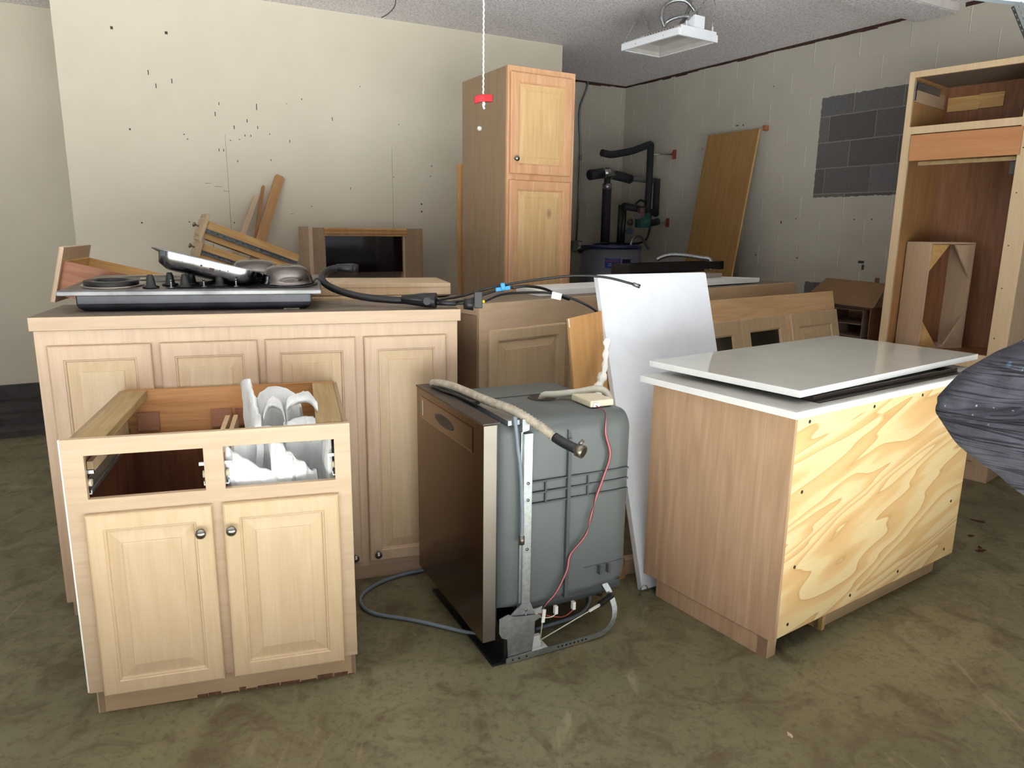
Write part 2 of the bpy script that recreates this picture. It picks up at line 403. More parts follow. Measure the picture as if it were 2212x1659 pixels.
# boxed ceiling beam
beam = MB().box(-8, 3.47, 0, .30, 2.992, CH_Z).build('trim_5', CEIL, bev=.015); beam.location = (0, 3.66, 0); beam.rotation_euler = (0, 0, radians(29.3)); struct(beam)
lip = MB().box(-8, 3.45, -.004, .0, 2.995, CH_Z).build('trim_6', plain('smooth_beam_paint', (214, 208, 204), .6)); lip.location = (0, 3.66, 0); lip.rotation_euler = (0, 0, radians(29.3)); struct(lip)
# plaster nail slots, holes and board seams on the centre wall
m = MB()
for px, pz, w, h in ((-.932, 2.751, .016, .018), (-.611, 2.761, .018, .018), (-.74, 2.50, .006, .03), (-.60, 2.46, .006, .03), (-.70, 2.42, .006, .03), (-.31, 2.34, .005, .02),
                     (-.06, 2.34, .006, .042), (-.34, 2.27, .006, .028), (-.13, 2.24, .006, .022), (-.06, 2.20, .005, .02), (-.22, 2.19, .006, .024), (-.15, 2.14, .005, .014),
                     (-.11, 2.14, .005, .014), (.02, 2.16, .005, .01), (.16, 2.12, .005, .018), (-.33, 2.03, .005, .018), (-.30, 2.03, .005, .018), (-.21, 1.96, .005, .014), (.02, 1.98, .005, .012),
                     (.26, 2.42, .006, .012), (.48, 2.30, .005, .026), (.15, 2.38, .004, .008), (1.18, 1.70, .012, .012), (1.18, 1.64, .012, .012), (-.55, 2.12, .008, .008), (-.53, 2.09, .01, .006),
                     (-.88, 2.13, .010, .012), (-.86, 1.52, .010, .010), (-.56, 1.53, .008, .008), (-.26, 1.53, .008, .008), (1.26, 1.92, .006, .01), (1.27, 2.0, .006, .012), (-.43, 1.42, .012, .004), (-.40, 1.39, .012, .004), (-.41, 1.34, .003, .07),
                     (-.25, 2.10, .008, .006), (-.19, 2.11, .006, .006), (.7, 2.55, .005, .008), (1.0, 2.3, .005, .008), (.95, 1.9, .005, .008), (.6, 1.8, .004, .02), (.3, 1.66, .015, .003), (.15, 1.6, .02, .003), (-.35, 1.78, .05, .002), (-.3, 1.75, .04, .002), (-.42, 1.8, .04, .002)):
    m.box(px - w / 2, px + w / 2, -.0015, 0, pz - h / 2, pz + h / 2)
wall('trim_7', AW, AY, m, plain('hole_dark', (70, 62, 52), .8))
m = MB(); m.box(-.285, -.2825, -.0012, 0, 0, 2.14).box(.938, .940, -.0012, 0, 0, 2.12)
wall('trim_8', AW, AY, m, plain('seam_grey', (140, 134, 120), .8))
m = MB()
for px, pz, w, h in ((1.62, 2.47, .03, .01), (1.69, 2.465, .012, .014), (1.8, 2.05, .008, .01), (2.9, 1.62, .01, .01), (3.05, 1.62, .01, .01), (2.2, 1.60, .012, .02), (2.35, 1.63, .008, .01), (3.0, 1.29, .05, .02), (3.02, 1.25, .02, .04), (2.4, 1.30, .016, .01), (1.95, 1.31, .012, .01), (1.2, 2.3, .008, .01), (2.0, 2.75, .008, .01)):
    m.box(px - w / 2, px + w / 2, -.0015, 0, pz - h / 2, pz + h / 2)
wall('trim_9', BW, RY, m, plain('hole_dark', (70, 62, 52), .8))

# ------------------------------------------------------------ cabinet helpers
def knob(parent, u, z, y=-.022, r=.016, name='knob'):
    return MB().lathe([(.009, 0), (.009, -.003), (.0055, -.006), (.0055, -.014), (r * .8, -.018), (r, -.022), (r * .96, -.026), (r * .7, -.030), (r * .3, -.0325), (.001, -.033)], (u, y, z), 'y').build(name, KNOB, parent)
def door(parent, u0, u1, z0, z1, th=.021, fr=.056, mf=MAPLE, mp=MAPLE, kn=None, glass=None, name='door', step=True, y0=0):
    t = -th + y0
    loops = [(0, y0), (0, t + .006), (.0025, t + .002), (.007, t), (fr - .010, t), (fr - .007, t + .003), (fr - .004, t + .003), (fr, t + .010)]
    if glass:
        loops.append((fr, y0)); d = MB(); d.rect_loops(u0, u1, z0, z1, loops, cap=False, hole=True)
        o = d.build(name, mf, parent)
        MB().box(u0 + fr - .004, u1 - fr + .004, y0 - .009, y0 - .005, z0 + fr - .004, z1 - fr + .004).build('glass_pane', glass, o)
    else:
        o = MB().rect_loops(u0, u1, z0, z1, loops, cap=True).build(name, mf, parent)
        pl = [(fr - .001, t + .0095), (fr + .004, t + .0095), (fr + .036, t + .0035)]
        if step: pl += [(fr + .037, t + .0012), (fr + .041, t + .0005)]
        MB().rect_loops(u0, u1, z0, z1, pl, cap=True, hole=True).build('raised_panel', mp, o)
    if kn: knob(o, kn[0], kn[1], t)
    return o

def face_frame(mb, u0, u1, z0, z1, th, cells):
    """frame plate with rectangular openings; cells = list of (u0,u1,z0,z1)"""
    us = sorted({u0, u1} | {c[0] for c in cells} | {c[1] for c in cells}); zs = sorted({z0, z1} | {c[2] for c in cells} | {c[3] for c in cells})
    bm = mb.bm; V = {}
    def v(i, j, k):
        if (i, j, k) not in V: V[(i, j, k)] = bm.verts.new((us[i], (0, th)[k], zs[j]))
        return V[(i, j, k)]
    def hole(i, j):
        if i < 0 or j < 0 or i >= len(us) - 1 or j >= len(zs) - 1: return True
        a, b = (us[i] + us[i + 1]) / 2, (zs[j] + zs[j + 1]) / 2
        return any(c[0] < a < c[1] and c[2] < b < c[3] for c in cells)
    for i in range(len(us) - 1):
        for j in range(len(zs) - 1):
            if hole(i, j): continue
            for k in (0, 1): mb.face([v(i, j, k), v(i + 1, j, k), v(i + 1, j + 1, k), v(i, j + 1, k)])
            if hole(i - 1, j): mb.face([v(i, j, 0), v(i, j, 1), v(i, j + 1, 1), v(i, j + 1, 0)])
            if hole(i + 1, j): mb.face([v(i + 1, j, 0), v(i + 1, j, 1), v(i + 1, j + 1, 1), v(i + 1, j + 1, 0)])
            if hole(i, j - 1): mb.face([v(i, j, 0), v(i + 1, j, 0), v(i + 1, j, 1), v(i, j, 1)])
            if hole(i, j + 1): mb.face([v(i, j + 1, 0), v(i + 1, j + 1, 0), v(i + 1, j + 1, 1), v(i, j + 1, 1)])
    return mb

# ------------------------------------------------------------ 1 front sink-base cabinet
T = thing('base_cabinet', 'pale maple two-door base cabinet without top or drawers, front left, holding white padding', 'cabinet', (-1.290, 1.976, 0), 16.49)
Wc, Hc, D = .811, .898, .672
face_frame(MB(), 0, Wc, .086, Hc, .02, [(.057, .377, .714, .847), (.433, .761, .714, .848)]).build('face_frame', MAPLE_PH, T, bev=.0015)
MB().box(.017, .033, .021, D, 0, Hc - .004).build('side_panel', OAK_SIDE, T)
MB().box(Wc - .02, Wc - .006, .021, D, 0, Hc - .004).build('side_panel', OAK_SIDE, T)
MB().box(.034, Wc - .021, D - .018, D, .0, Hc).build('back_panel', PINE, T)
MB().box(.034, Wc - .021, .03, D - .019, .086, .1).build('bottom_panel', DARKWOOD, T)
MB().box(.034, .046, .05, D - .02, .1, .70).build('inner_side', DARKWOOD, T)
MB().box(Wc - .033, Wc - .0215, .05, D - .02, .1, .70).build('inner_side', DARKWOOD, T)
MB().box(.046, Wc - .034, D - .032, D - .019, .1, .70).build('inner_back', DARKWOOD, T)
MB().box(.012, Wc - .008, .022, .036, 0, .085).build('toe_kick', MAPLE_H, T, bev=.002)
m = MB(); random.seed(3); x = .30
while x < Wc - .012:
    w = random.uniform(.02, .07); m.box(x, min(x + w, Wc - .012), .0205, .024, .001, random.uniform(.004, .018)); x += w * 1.05
lab(m.build('chipped_edge', plain('chipped_wood', (120, 84, 60), .9, vs=60, var=.3), T), 'brown chipped lower edge')
MB().box(.034, .115, .021, D - .02, Hc - .028, Hc).build('top_rail', PINE_Y, T, bev=.002)
MB().box(.71, .79, .03, D - .019, Hc - .028, Hc).build('top_rail', PINE_Y, T, bev=.002)
MB().box(-.004, .0, 0, .012, .09, Hc).build('paint_edge', plain('white_caulk', (232, 230, 224), .6), T)
for (u0, u1, kx) in ((.045, .391, .358), (.421, .768, .445)):
    door(T, u0, u1, .079, .670, mf=MAPLE, mp=MAPLE, kn=(kx, .591))
for u, sgn in ((.052, 1), (.382, -1), (.431, 1), (.766, -1)):
    s = MB(); a, b = (u, u + .012) if sgn > 0 else (u - .012, u)
    s.box(min(a, b), max(a, b), .022, .62, .722, .726).box(u - .001, u + .001, .022, .62, .722, .765).box(u + sgn * .010, u + sgn * .012, .022, .62, .722, .735)
    o = s.build('drawer_slide', STEEL, T)
    MB().cyl((u + sgn * .004, .028, .757), (u + sgn * .013, .028, .757), .011).build('roller', CREAMP, o)
    MB().box(u - .002, u + .003, .022, .03, .726, .79).box(min(u, u + sgn * .022), max(u, u + sgn * .022), .022, .032, .786, .796).build('bracket', CHROME, o)
for u in (.037, .388, .417):
    MB().box(u, u + .016, .10, D - .08, .735, .80).build('slide_rail', MAPLE, T)
for u in (.075, .33, .42):
    MB().box(u, u + .075, D - .032, D - .019, .745, .815).build('corner_block', REDWOOD, T)

# white padding sheets stuffed in the right half of it
PADM, nt, b = newmat('white_fibre_padding', .95, 0, .1)
v = coords(nt); nz = noisen(nt, v, 45, 6, .7); L(nt, ramp(nt, noisen(nt, v, 9, 4), [(.3, lin(214, 216, 216)), (.6, lin(240, 241, 240))]), b.inputs['Base Color']); bump(nt, b, nz, .7, .008)
b.inputs['Subsurface Weight'].default_value = 0.0
c0, s0 = cos(radians(16.49)), sin(radians(16.49))
def sheet(path, zb, th=.018, label='', mat=PADM, jit=.006, seed=1):
    """upright soft sheet following a plan path [(u, v, ztop, lean)] in the cabinet's frame"""
    pts = spl([(p[0], p[1], p[2]) for p in path], 8); ln = spl([(p[3], p[4], 0) for p in path], 8)
    H = 14; R = []; random.seed(seed)
    for k, p in enumerate(pts):
        a = pts[max(k - 1, 0)]; bb = pts[min(k + 1, len(pts) - 1)]; d = Vector((bb.x - a.x, bb.y - a.y, 0)).normalized(); nrm = Vector((-d.y, d.x, 0))
        ring = []
        for side in (1, -1):
            for j in (range(H + 1) if side == 1 else range(H, -1, -1)):
                t = j / H; z = zb + (p.z - zb) * t
                q = Vector((p.x + ln[k].x * t * t, p.y + ln[k].y * t * t, z))
                w = noise.noise(q * 14 + Vector((seed * 7, 0, 0))) * .012 + noise.noise(q * 60) * jit
                ring.append(q + nrm * (side * th / 2 * (1.0 if 0 < j < H else .55) + w) + Vector((0, 0, noise.noise(q * 40) * jit if j == H else 0)))
        R.append(ring)
    o = MB().rings(R).build('padding_sheet', mat, None, weld=False)
    o.location = (-1.290, 1.976, 0); o.rotation_euler = (0, 0, radians(16.49))
    return tag(o, label, 'padding', 'white padding sheets in the front cabinet')
sheet([(.475, .42, .93, .0, .0), (.485, .36, .985, .0, .0), (.50, .26, .965, .01, .0), (.525, .15, .90, .0, .0)], .115, .022, 'tallest white padding sheet with a pointed top, rising above the cabinet left of centre', seed=1, jit=.009)
sheet([(.515, .40, .90, 0, 0), (.56, .47, .93, 0, 0), (.63, .45, .915, 0, 0), (.67, .37, .87, 0, 0)], .115, .014, 'thin grey-white padding sheet curving behind the pointed one', seed=2)
sheet([(.435, .055, .83, 0, .0), (.47, .050, .805, 0, 0), (.53, .045, .76, 0, 0), (.605, .050, .722, 0, 0)], .115, .022, 'white padding sheet whose edge slopes down across the left of the right drawer opening', seed=3, jit=.010)
sheet([(.45, .12, .84, 0, .0), (.51, .17, .855, 0, .02), (.57, .17, .86, 0, 0), (.595, .11, .855, 0, 0)], .115, .016, 'smooth curved padding sheet behind the sloping one in the drawer opening', seed=7)
sheet([(.570, .07, .87, 0, 0), (.600, .055, .83, 0, 0), (.645, .060, .775, 0, 0), (.705, .075, .728, 0, 0)], .115, .026, 'torn-edged white padding sheet running down across the middle of the right drawer opening', seed=4, jit=.018)
sheet([(.61, .20, .86, 0, 0), (.68, .25, .865, 0, 0), (.735, .21, .86, 0, 0)], .115, .014, 'greyish flat padding sheet furthest back inside the right drawer opening', seed=8)
sheet([(.748, .05, .845, 0, 0), (.742, .10, .86, 0, 0), (.735, .17, .875, 0, 0)], .115, .014, 'white padding sheet standing at the right end of the drawer opening', seed=5)
for (pts, txt, sd_) in (([(.545, .22, .885), (.565, .27, .915), (.60, .26, .905), (.615, .20, .87)], 'curled white padding sheet between the pointed one and the folded one on top', 11), ([(.62, .16, .868), (.625, .24, .915), (.69, .28, .925), (.72, .20, .905)], 'folded white padding sheet lying on top at the right of the heap', 12)):
    R = []
    for k, p in enumerate(spl(pts, 8)):
        R.append([(p.x, p.y + .05 * cos(a) + noise.noise(p * 30) * .01, p.z + sin(a) * .015 + noise.noise(Vector((p.x * 60 + sd_, a * 2, 0))) * .007) for a in [2 * pi * i / 20 for i in range(20)]])
    o = MB().rings(R).build('padding_sheet', PADM, None); o.location = (-1.290, 1.976, 0); o.rotation_euler = (0, 0, radians(16.49))
    tag(o, txt, 'padding', 'white padding sheets in the front cabinet')

# ------------------------------------------------------------ 2 long bar-height cabinet
def P2(o, yaw, u, v, z=0):
    c, s = cos(radians(yaw)), sin(radians(yaw)); return (o[0] + u * c - v * s, o[1] + u * s + v * c, z)
BG = (-1.721, 2.568); BGY = 17.53
T = thing('bar_cabinet', 'long tall pale maple cabinet with four raised-panel doors, carrying the cooktop', 'cabinet', (*BG, 0), BGY)
Wb, Db = 1.559, .44
MB().box(-.01, Wb + .012, -.011, Db + .012, 1.125, 1.175).build('top_slab', None, T, bev=.002)
ts = T.children[-1]; ts.data.materials.append(GREYWOOD); ts.data.materials.append(MAPLE_PH)
for p in ts.data.polygons:
    if abs(p.normal.z) < .5: p.material_index = 1
face_frame(MB(), 0, Wb, .06, 1.124, .02, []).build('face_frame', MAPLE_P, T, bev=.0015)
MB().box(0, .018, .021, Db, .06, 1.124).build('side_panel', MAPLE_P, T)
MB().box(Wb - .018, Wb, .021, Db, .06, 1.124).build('side_panel', OAK_SIDE, T)
MB().box(.019, Wb - .019, Db - .012, Db, .0, 1.124).build('back_panel', MAHOG, T)
MB().box(.02, Wb - .003, .004, Db - .02, 0, .059).build('toe_kick', MAPLE_PH, T, bev=.001)
for i, (u0, u1) in enumerate(((.039, .381), (.410, .757), (.786, 1.132), (1.166, 1.507))):
    kx = (u1 - .03, .12) if i in (0, 2) else (u0 + .033, .124)
    door(T, u0, u1, .086, 1.069, fr=.06, mf=MAPLE_P, mp=MAPLE, kn=kx)

# ------------------------------------------------------------ 3 island with quartz tops
T = thing('island_cabinet', 'island cabinet with a raw pine plywood back, faded side panel and white countertop, front right', 'cabinet', (.942, 2.317, 0), 34.73)
Wi, Di, Hi = 1.30, .649, .912
MB().box(0.012, Wi, -.0, .014, .092, Hi - .001).build('plywood_back', PLY, T, bev=.001)
MB().box(-.001, .012, .0, Di, .078, Hi - .001).build('side_panel', WALNUT, T, bev=.0008)
MB().box(Wi - .014, Wi - .001, .015, Di, .092, Hi - .001).build('side_panel', WALNUT, T)
MB().box(.013, Wi - .015, Di - .016, Di, .092, Hi - .001).build('front_panel', MAPLE, T)
MB().box(.013, Wi - .015, .015, Di - .017, .092, .108).build('bottom_panel', DARKWOOD, T)
MB().box(.006, .022, .03, Di - .07, 0, .09).build('toe_kick', WALNUT, T, bev=.001)
MB().box(.006, .055, .028, .075, 0, .091).build('foot_block', MAPLE_H, T, bev=.002)
MB().box(.345, Wi - .06, .045, .065, 0, .091).build('toe_kick', MAPLE_H, T, bev=.001)
MB().box(.345, .365, .030, .4, 0, .091).build('toe_kick', PINE_YZ, T)
MB().box(Wi - .078, Wi - .06, .066, Di - .07, 0, .091).build('toe_kick', WALNUT, T)
for q in ((.079, .881), (.481, .882), (.831, .884), (.075, .631), (.076, .351), (.069, .131), (.468, .127), (.82, .132), (1.213, .132), (1.212, .36), (1.215, .64), (1.215, .86)):
    MB().lathe([(.0065, 0), (.0065, -.0012), (.003, -.0016), (.001, -.0006)], (q[0], 0.0, q[1]), 'y', 12).build('screw', BROWNBLK, T)
ct = MB().box(-.05, Wi + .04, -.033, Di + .03, Hi, Hi + .025).build('countertop', QUARTZ_R, T, bev=.002)
ct.data.materials.append(QUARTZ)
for p in ct.data.polygons:
    if p.normal.z > .9: p.material_index = 1
IS = (.942, 2.317)
t = thing('metal_trim_pan', 'dark bronze flat metal trim frame sandwiched between the two white slabs on the island', 'frame', P2(IS, 34.73, 0, 0, .9375), 34.73)
MB().box(.13, 1.16, .004, .03, 0, .003).box(.13, 1.16, .028, .032, .003, .020).box(.13, .16, .03, .45, 0, .02).box(1.13, 1.16, .03, .45, 0, .02).box(.13, 1.16, .43, .46, 0, .02).build('frame_bar', BROWNBLK, t)
o = MB().box(0, 1.393, 0, .683, 0, .025).build('quartz_slab', QUARTZ_R, None, bev=.0015); o.data.materials.append(QUARTZ)
for p in o.data.polygons:
    if p.normal.z > .9: p.material_index = 1
o.location = (.969, 2.370, .9605); o.rotation_euler = (radians(.0), 0, radians(36.54))
tag(o, 'loose polished white quartz slab lying on top of the island countertop', 'slab')

# ------------------------------------------------------------ 4 dishwasher
DN = (-.047, 2.255)
T = thing('dishwasher', 'pulled-out dishwasher with bronze stainless door and bare grey tub, standing between the cabinets', 'dishwasher', (*DN, 0), 26.5)
dr = MB().box(-.047, 0, 0, .655, .114, .887).build('door', STAIN_DOOR, T, bev=.003)
MB().box(-.0465, -.0005, -.0012, 0, .117, .884).build('door_edge', plain('brushed_door_edge', (128, 122, 114), .4, .9, vs=4), dr)
MB().box(-.05, .012, -.002, .657, .8875, .893).build('top_edge', BROWNBLK, dr, bev=.001)
# pocket handle strip
hp = MB(); hp.rings([[(-.0472, y, z) for y, z in ((.09, .775), (.60, .775), (.60, .855), (.09, .855))], [(-.0482, y, z) for y, z in ((.086, .771), (.604, .771), (.604, .859), (.086, .859))], [(-.0492, y, z) for y, z in ((.092, .777), (.598, .777), (.598, .853), (.092, .853))]], smooth=False)
hh = hp.build('handle_pocket', plain('bronze_steel_lighter', (150, 132, 114), .16, 1.0, vs=2, var=.04), dr)
lab(MB().rings([[(-.0493, .345 + .10 * cos(a), .815 + .022 * sin(a)) for a in [2 * pi * i / 24 for i in range(24)]], [(-.0497, .345 + .09 * cos(a), .815 + .018 * sin(a)) for a in [2 * pi * i / 24 for i in range(24)]]]).build('grip_recess', BROWNBLK, dr), 'dark oval grip recess')
MB().box(-.0500, -.0488, .578, .590, .785, .845).build('handle_end', CHROME, dr)
MB().box(.001, .014, .02, .64, .15, .88).build('door_seal', BLACK, T)
# tub: rounded shell running back along x
def rrect(y0, y1, z0, z1, r0, r1, n=6):
    out = []
    for cx, cz, a0, r in ((y1 - r0, z0 + r0, -90, r0), (y1 - r1, z1 - r1, 0, r1), (y0 + r1, z1 - r1, 90, r1), (y0 + r0, z0 + r0, 180, r0)):
        for k in range(n + 1):
            a = radians(a0 + 90 * k / n); out.append((cx + r * cos(a), cz + r * sin(a)))
    return out
def ringx(x, y0, y1, z0, z1, r0, r1): return [(x, y, z) for y, z in rrect(y0, y1, z0, z1, r0, r1)]
tb = MB()
tb.rings([ringx(.02, .045, .61, .20, .862, .02, .03), ringx(.095, .045, .61, .185, .866, .03, .04), ringx(.12, .035, .62, .185, .874, .03, .05), ringx(.40, .03, .625, .195, .874, .03, .055), ringx(.50, .03, .625, .20, .874, .03, .055), ringx(.545, .036, .618, .21, .868, .03, .055), ringx(.562, .055, .60, .235, .85, .03, .05)])
tub = tb.build('tub', GREY, T)
m = MB()
m.box(.285, .298, .018, .040, .20, .80)                       # vertical rib
m.prism([(.285, .80), (.298, .80), (.298, .82), (.285, .83)], .024, .045)
for z in (.655, .615, .575): m.box(.13, .545, .023, .034, z, z + .006)
m.box(.198, .204, .023, .034, .575, .66); m.box(.37, .376, .023, .034, .575, .66)
m.box(.43, .44, .012, .034, .262, .295).box(.468, .478, .012, .034, .262, .295).box(.37, .54, .028, .034, .2955, .2975)
m.build('tub_rib', GREYD, tub)
MB().box(.11, .56, .06, .60, .160, .20).box(.16, .52, .10, .56, .125, .16).build('sump', GREYD, T, bev=.01)
MB().box(.035, .11, .05, .61, .20, .83).build('tub_flange', GREY, T, bev=.006)
MB().box(.105, .112, .030, .044, .15, .84).build('channel_lip', STEEL, T)
lab(MB().box(.112, .145, .020, .027, .15, .835).box(.112, .116, .02, .045, .15, .835).build('side_post', STEEL, T, bev=.001), 'bright galvanised upright post')
for z in (.66, .60, .42, .19, .17): MB().lathe([(.006, 0), (.005, -.003), (.001, -.004)], (.129, .020, z), 'y', 12).build('rivet', CHROME, T)
# bracket and base
MB().prism([(.06, .02), (.155, .02), (.165, .10), (.165, .17), (.145, .215), (.11, .215), (.05, .17)], .018, .022).build('corner_bracket', STEEL, T)
MB().prism([(.02, .185), (.055, .195), (.075, .18), (.18, .165), (.185, .155), (.08, .11), (.05, .10), (.03, .11), (.02, .13)], .008, .011).build('hinge_arm', STEEL, T)
MB().box(.045, .16, .024, .60, 0.004, .14).build('kick_plate', BLACK, T, bev=.006)
MB().box(-.0, .05, .02, .62, .0, .01).build('kick_lip', BLACK, T)
sp = spl([(.05, .012, .012), (.20, .012, .014), (.35, .012, .016), (.45, .014, .02), (.50, .02, .05), (.515, .03, .10), (.50, .045, .16), (.48, .055, .20)], 8)
m = MB(); R = []
for p in sp: R.append([(p.x, p.y - .003, p.z - .0), (p.x, p.y + .003, p.z), (p.x, p.y + .003, p.z + .0), (p.x, p.y - .003, p.z)])
R = []
for i, p in enumerate(sp):
    a = sp[max(i - 1, 0)]; b_ = sp[min(i + 1, len(sp) - 1)]; d = (b_ - a).normalized(); n = Vector((0, 1, 0)).cross(d).normalized()
    R.append([p + n * .011 + Vector((0, -.002, 0)), p + n * .011 + Vector((0, .002, 0)), p - n * .011 + Vector((0, .002, 0)), p - n * .011 + Vector((0, -.002, 0))])
m.rings(R, smooth=False).build('base_strap', STEEL, T)
m = MB()
for i in range(8): m.lathe([(.004, 0), (.004, -.0004)], (.26 + i * .017, .0098, .0155), 'y', 10)
for x in (.075, .10, .13): m.lathe([(.004, 0), (.003, -.0008)], (x, .0098, .013), 'y', 10)
m.build('strap_holes', BLACK, T)
MB().tube([(.10 + .0, .60, .012), (.45, .60, .02), (.50, .59, .09), (.49, .56, .2)], .008, 8).build('base_strap', STEEL, T)
MB().box(.16, .23, .02, .10, .004, .012).box(.16, .205, .04, .06, .012, .06).build('roller_block', WHITE, T, bev=.002)
MB().tube([(.20, .03, .05), (.435, .03, .125)], .0022, 8).tube([(.195, .03, .05), (.20, .02, .155)], .0022, 8).build('spring_cord', CREAMP, T)
MB().obox((.425, .03, .122), (1, 0, .32), .05, .007, .008).obox((.20, .018, .15), (.1, -.02, 1), .05, .006, .012).build('cord_clip', WHITE, T)
hel = [Vector((.445, .03, .13)) + Vector((.06 * t, 0, .028 * t)) + Vector((0, cos(t * 2 * pi * 18) * .010, sin(t * 2 * pi * 18) * .010)) for t in [i / 216 for i in range(217)]]
MB().tube(hel, .0017, 5).build('tension_spring', BLACKM, T)
MB().lathe([(.03, 0), (.045, .02), (.045, .05)], (.20, .12, .10), 'z').build('pump_motor', WHITE, T)
for x in (.255, .33): MB().box(x, x + .012, .03, .045, .135, .165).build('wire_plug', WHITE, T)
for k, (c_, pts) in enumerate(((REDB, [(.34, .035, .137), (.30, .03, .12), (.26, .03, .125), (.19, .04, .15)]), (CREAMP, [(.262, .035, .137), (.24, .03, .13), (.20, .035, .135), (.17, .05, .15)]))):
    MB().tube(spl(pts, 6), .0022, 6).build('wire', c_, T)
# junction box and harness
jb = MB().box(.42, .52, .10, .235, .877, .902).build('junction_box', CREAMP, T, bev=.004)
MB().box(.43, .455, .094, .10, .88, .895).build('connector', WHITE, jb)
for k, (c_, off) in enumerate(((plain('red_wire', (170, 40, 60), .5), 0), (plain('pink_wire', (200, 140, 140), .5), .003), (plain('black_wire', (30, 28, 30), .5), -.003), (plain('dark_red_wire', (120, 20, 40), .5), .0055))):
    pts = [(.44, .095, .885), (.437, .03, .872), (.432 + off, .018, .80), (.455 + off, .018, .72), (.43 + off, .018, .64), (.40 + off, .014, .57), (.385 - off, .014, .50), (.36 + off, .014, .43), (.30 + off, .014, .37), (.285 + off, .012, .31), (.245 + off, .014, .235), (.21 + off, .016, .20), (.20, .03, .17)]
    MB().tube(spl(pts, 6), .0019, 6).build('harness_wire', c_, jb)
# top cover detail and grey hose through the oval hole
MB().box(.12, .50, .38, .382, .8745, .8765).build('top_seam', GREYD, T)
lab(MB().lathe([(.001, .8755), (.05, .8756), (.055, .8752)], (.34, .32, 0), 'z').build('hose_opening', BLACK, T), 'dark oval hole in the tub top')
MB().tube(spl([(.33, .31, .87), (.335, .29, .893), (.37, .27, .897), (.45, .24, .905), (.52, .22, .915), (.555, .20, .90), (.575, .19, .84)], 8), .013, 12).build('vent_hose', BEIGEHOSE, T)
MB().box(.055, .10, .03, .60, .868, .884).build('top_channel', STEEL, T)
MB().prism([(.10, .845), (.125, .85), (.128, .885), (.10, .89)], .012, .016).build('mounting_tab', STEEL, T)
# drain hose lying over the top
dh = spl([(-.0, .60, .905), (.01, .545, .915), (.03, .46, .918), (.045, .37, .916), (.055, .27, .914), (.07, .17, .912), (.10, .07, .905), (.14, -.02, .875), (.17, -.08, .845)], 14)
rr = [.0145 + .0018 * (1 if i % 2 else -1) for i in range(len(dh))]
H_ = MB().tube(dh, rr, 14).build('drain_hose', TANHOSE, T)
MB().tube(spl([(.17, -.08, .845), (.185, -.115, .833), (.21, -.16, .82)], 5), .0165, 16).build('rubber_cuff', BLACK, H_)
e = Vector((.21, -.16, .82)); dd = Vector((.025, -.045, -.013)).normalized()
cu = MB().tube([e - dd * .002, e + dd * .022], .0215, 20).tube([e + dd * .005 + Vector((0, 0, .02)), e + dd * .005 + Vector((.014, 0, .031))], .006, 8).build('hose_clamp', plain('dull_clamp', (130, 122, 112), .35, .9), H_)
lab(MB().tube([e + dd * .018, e + dd * .0235], .0165, 18).build('cuff_mouth', BLACKM, H_), 'black open end')
m = MB()
for k in range(3):
    m.tube(spl([(-.01 + .012 * k, .57 - .02 * k, .9), (.0 + .014 * k, .48, .899 + .004 * k), (.02 + .01 * k, .36, .9), (.03 + .008 * k, .25, .899)], 6), .006, 8)
m.build('door_cable', BLACK, T)
MB().tube(spl([(.075, .02, .90), (.085, .018, .80), (.098, .016, .70), (.105, .015, .55), (.105, .015, .46)], 6), .007, 10).build('supply_tube', GREYHOSE, T)
MB().tube([(.105, .015, .475), (.105, .015, .445)], .010, 10).build('tube_coupling', plain('dull_clamp', (130, 122, 112), .35, .9), T)
hs = spl([(-.012, 2.64 - .17, .011), (-.138, 2.472, .011), (-.36, 2.555, .011), (-.55, 2.615, .011), (-.612, 2.735, .011), (-.55, 2.87, .011), (-.405, 2.972, .011), (-.2, 3.03, .011), (.1, 3.02, .011), (.28, 2.90, .011), (.335, 2.77, .011), (.28, 2.62, .011), (.10, 2.50, .013)], 10)
o = MB().tube(hs, .0075, 10).build('water_hose', GREYHOSE); tag(o, 'thin blue-grey hose looped on the concrete floor around and under the dishwasher', 'hose')
# ------------------------------------------------------------ 5 cooktop on the bar cabinet
ZT = 1.175
T = thing('cooktop', 'stainless electric cooktop with black pan and knobs, lying on the bar cabinet', 'cooktop', (-1.693, 2.682, ZT), rot=(radians(2.6), 0, radians(14.6)))
Wk, Dk = .95, .55
MB().rings([[(x, y, z) for x, y in ((.05 + e, .04 + e), (Wk - .04 - e, .04 + e), (Wk - .04 - e, Dk - .04 - e), (.05 + e, Dk - .04 - e))] for e, z in ((.02, .0), (.004, .012), (0, .03), (0, .066))], smooth=False).build('burner_pan', ENAMEL, T, bev=.006)
tp = MB(); tp.rings([[(x, y, z) for x, y in ((e, e), (Wk - e, e), (Wk - e, Dk - e), (e, Dk - e))] for e, z in ((.001, .064), (0, .068), (0, .080), (.004, .085))], smooth=False)
TOPM = plain('brushed_steel_top', (120, 114, 112), .34, 1.0, vs=10)
tp.build('rim_top', plain('brushed_steel_rim', (128, 128, 128), .42, .85, vs=8, var=.2), T, bev=.002)
MB().box(.012, Wk - .012, .012, Dk - .012, .0845, .0862).build('top_sheet', TOPM, T)
zt = .0865
def ringz(mb, c, r0, r1, z, h, sy=1.0):
    mb.rings([[(c[0] + r * cos(a), c[1] + r * sy * sin(a), zz) for a in [2 * pi * i / 36 for i in range(36)]] for r, zz in ((r0, z), (r0, z + h), (r1, z + h), (r1, z))], cap0=False, cap1=False); return mb
lab(MB().lathe([(.001, zt), (.128, zt), (.130, zt + .001), (.13, zt - .001)], (.24, .385, 0), 'z', 36).build('burner_hole', BLACKM, T), 'large empty black burner hole')
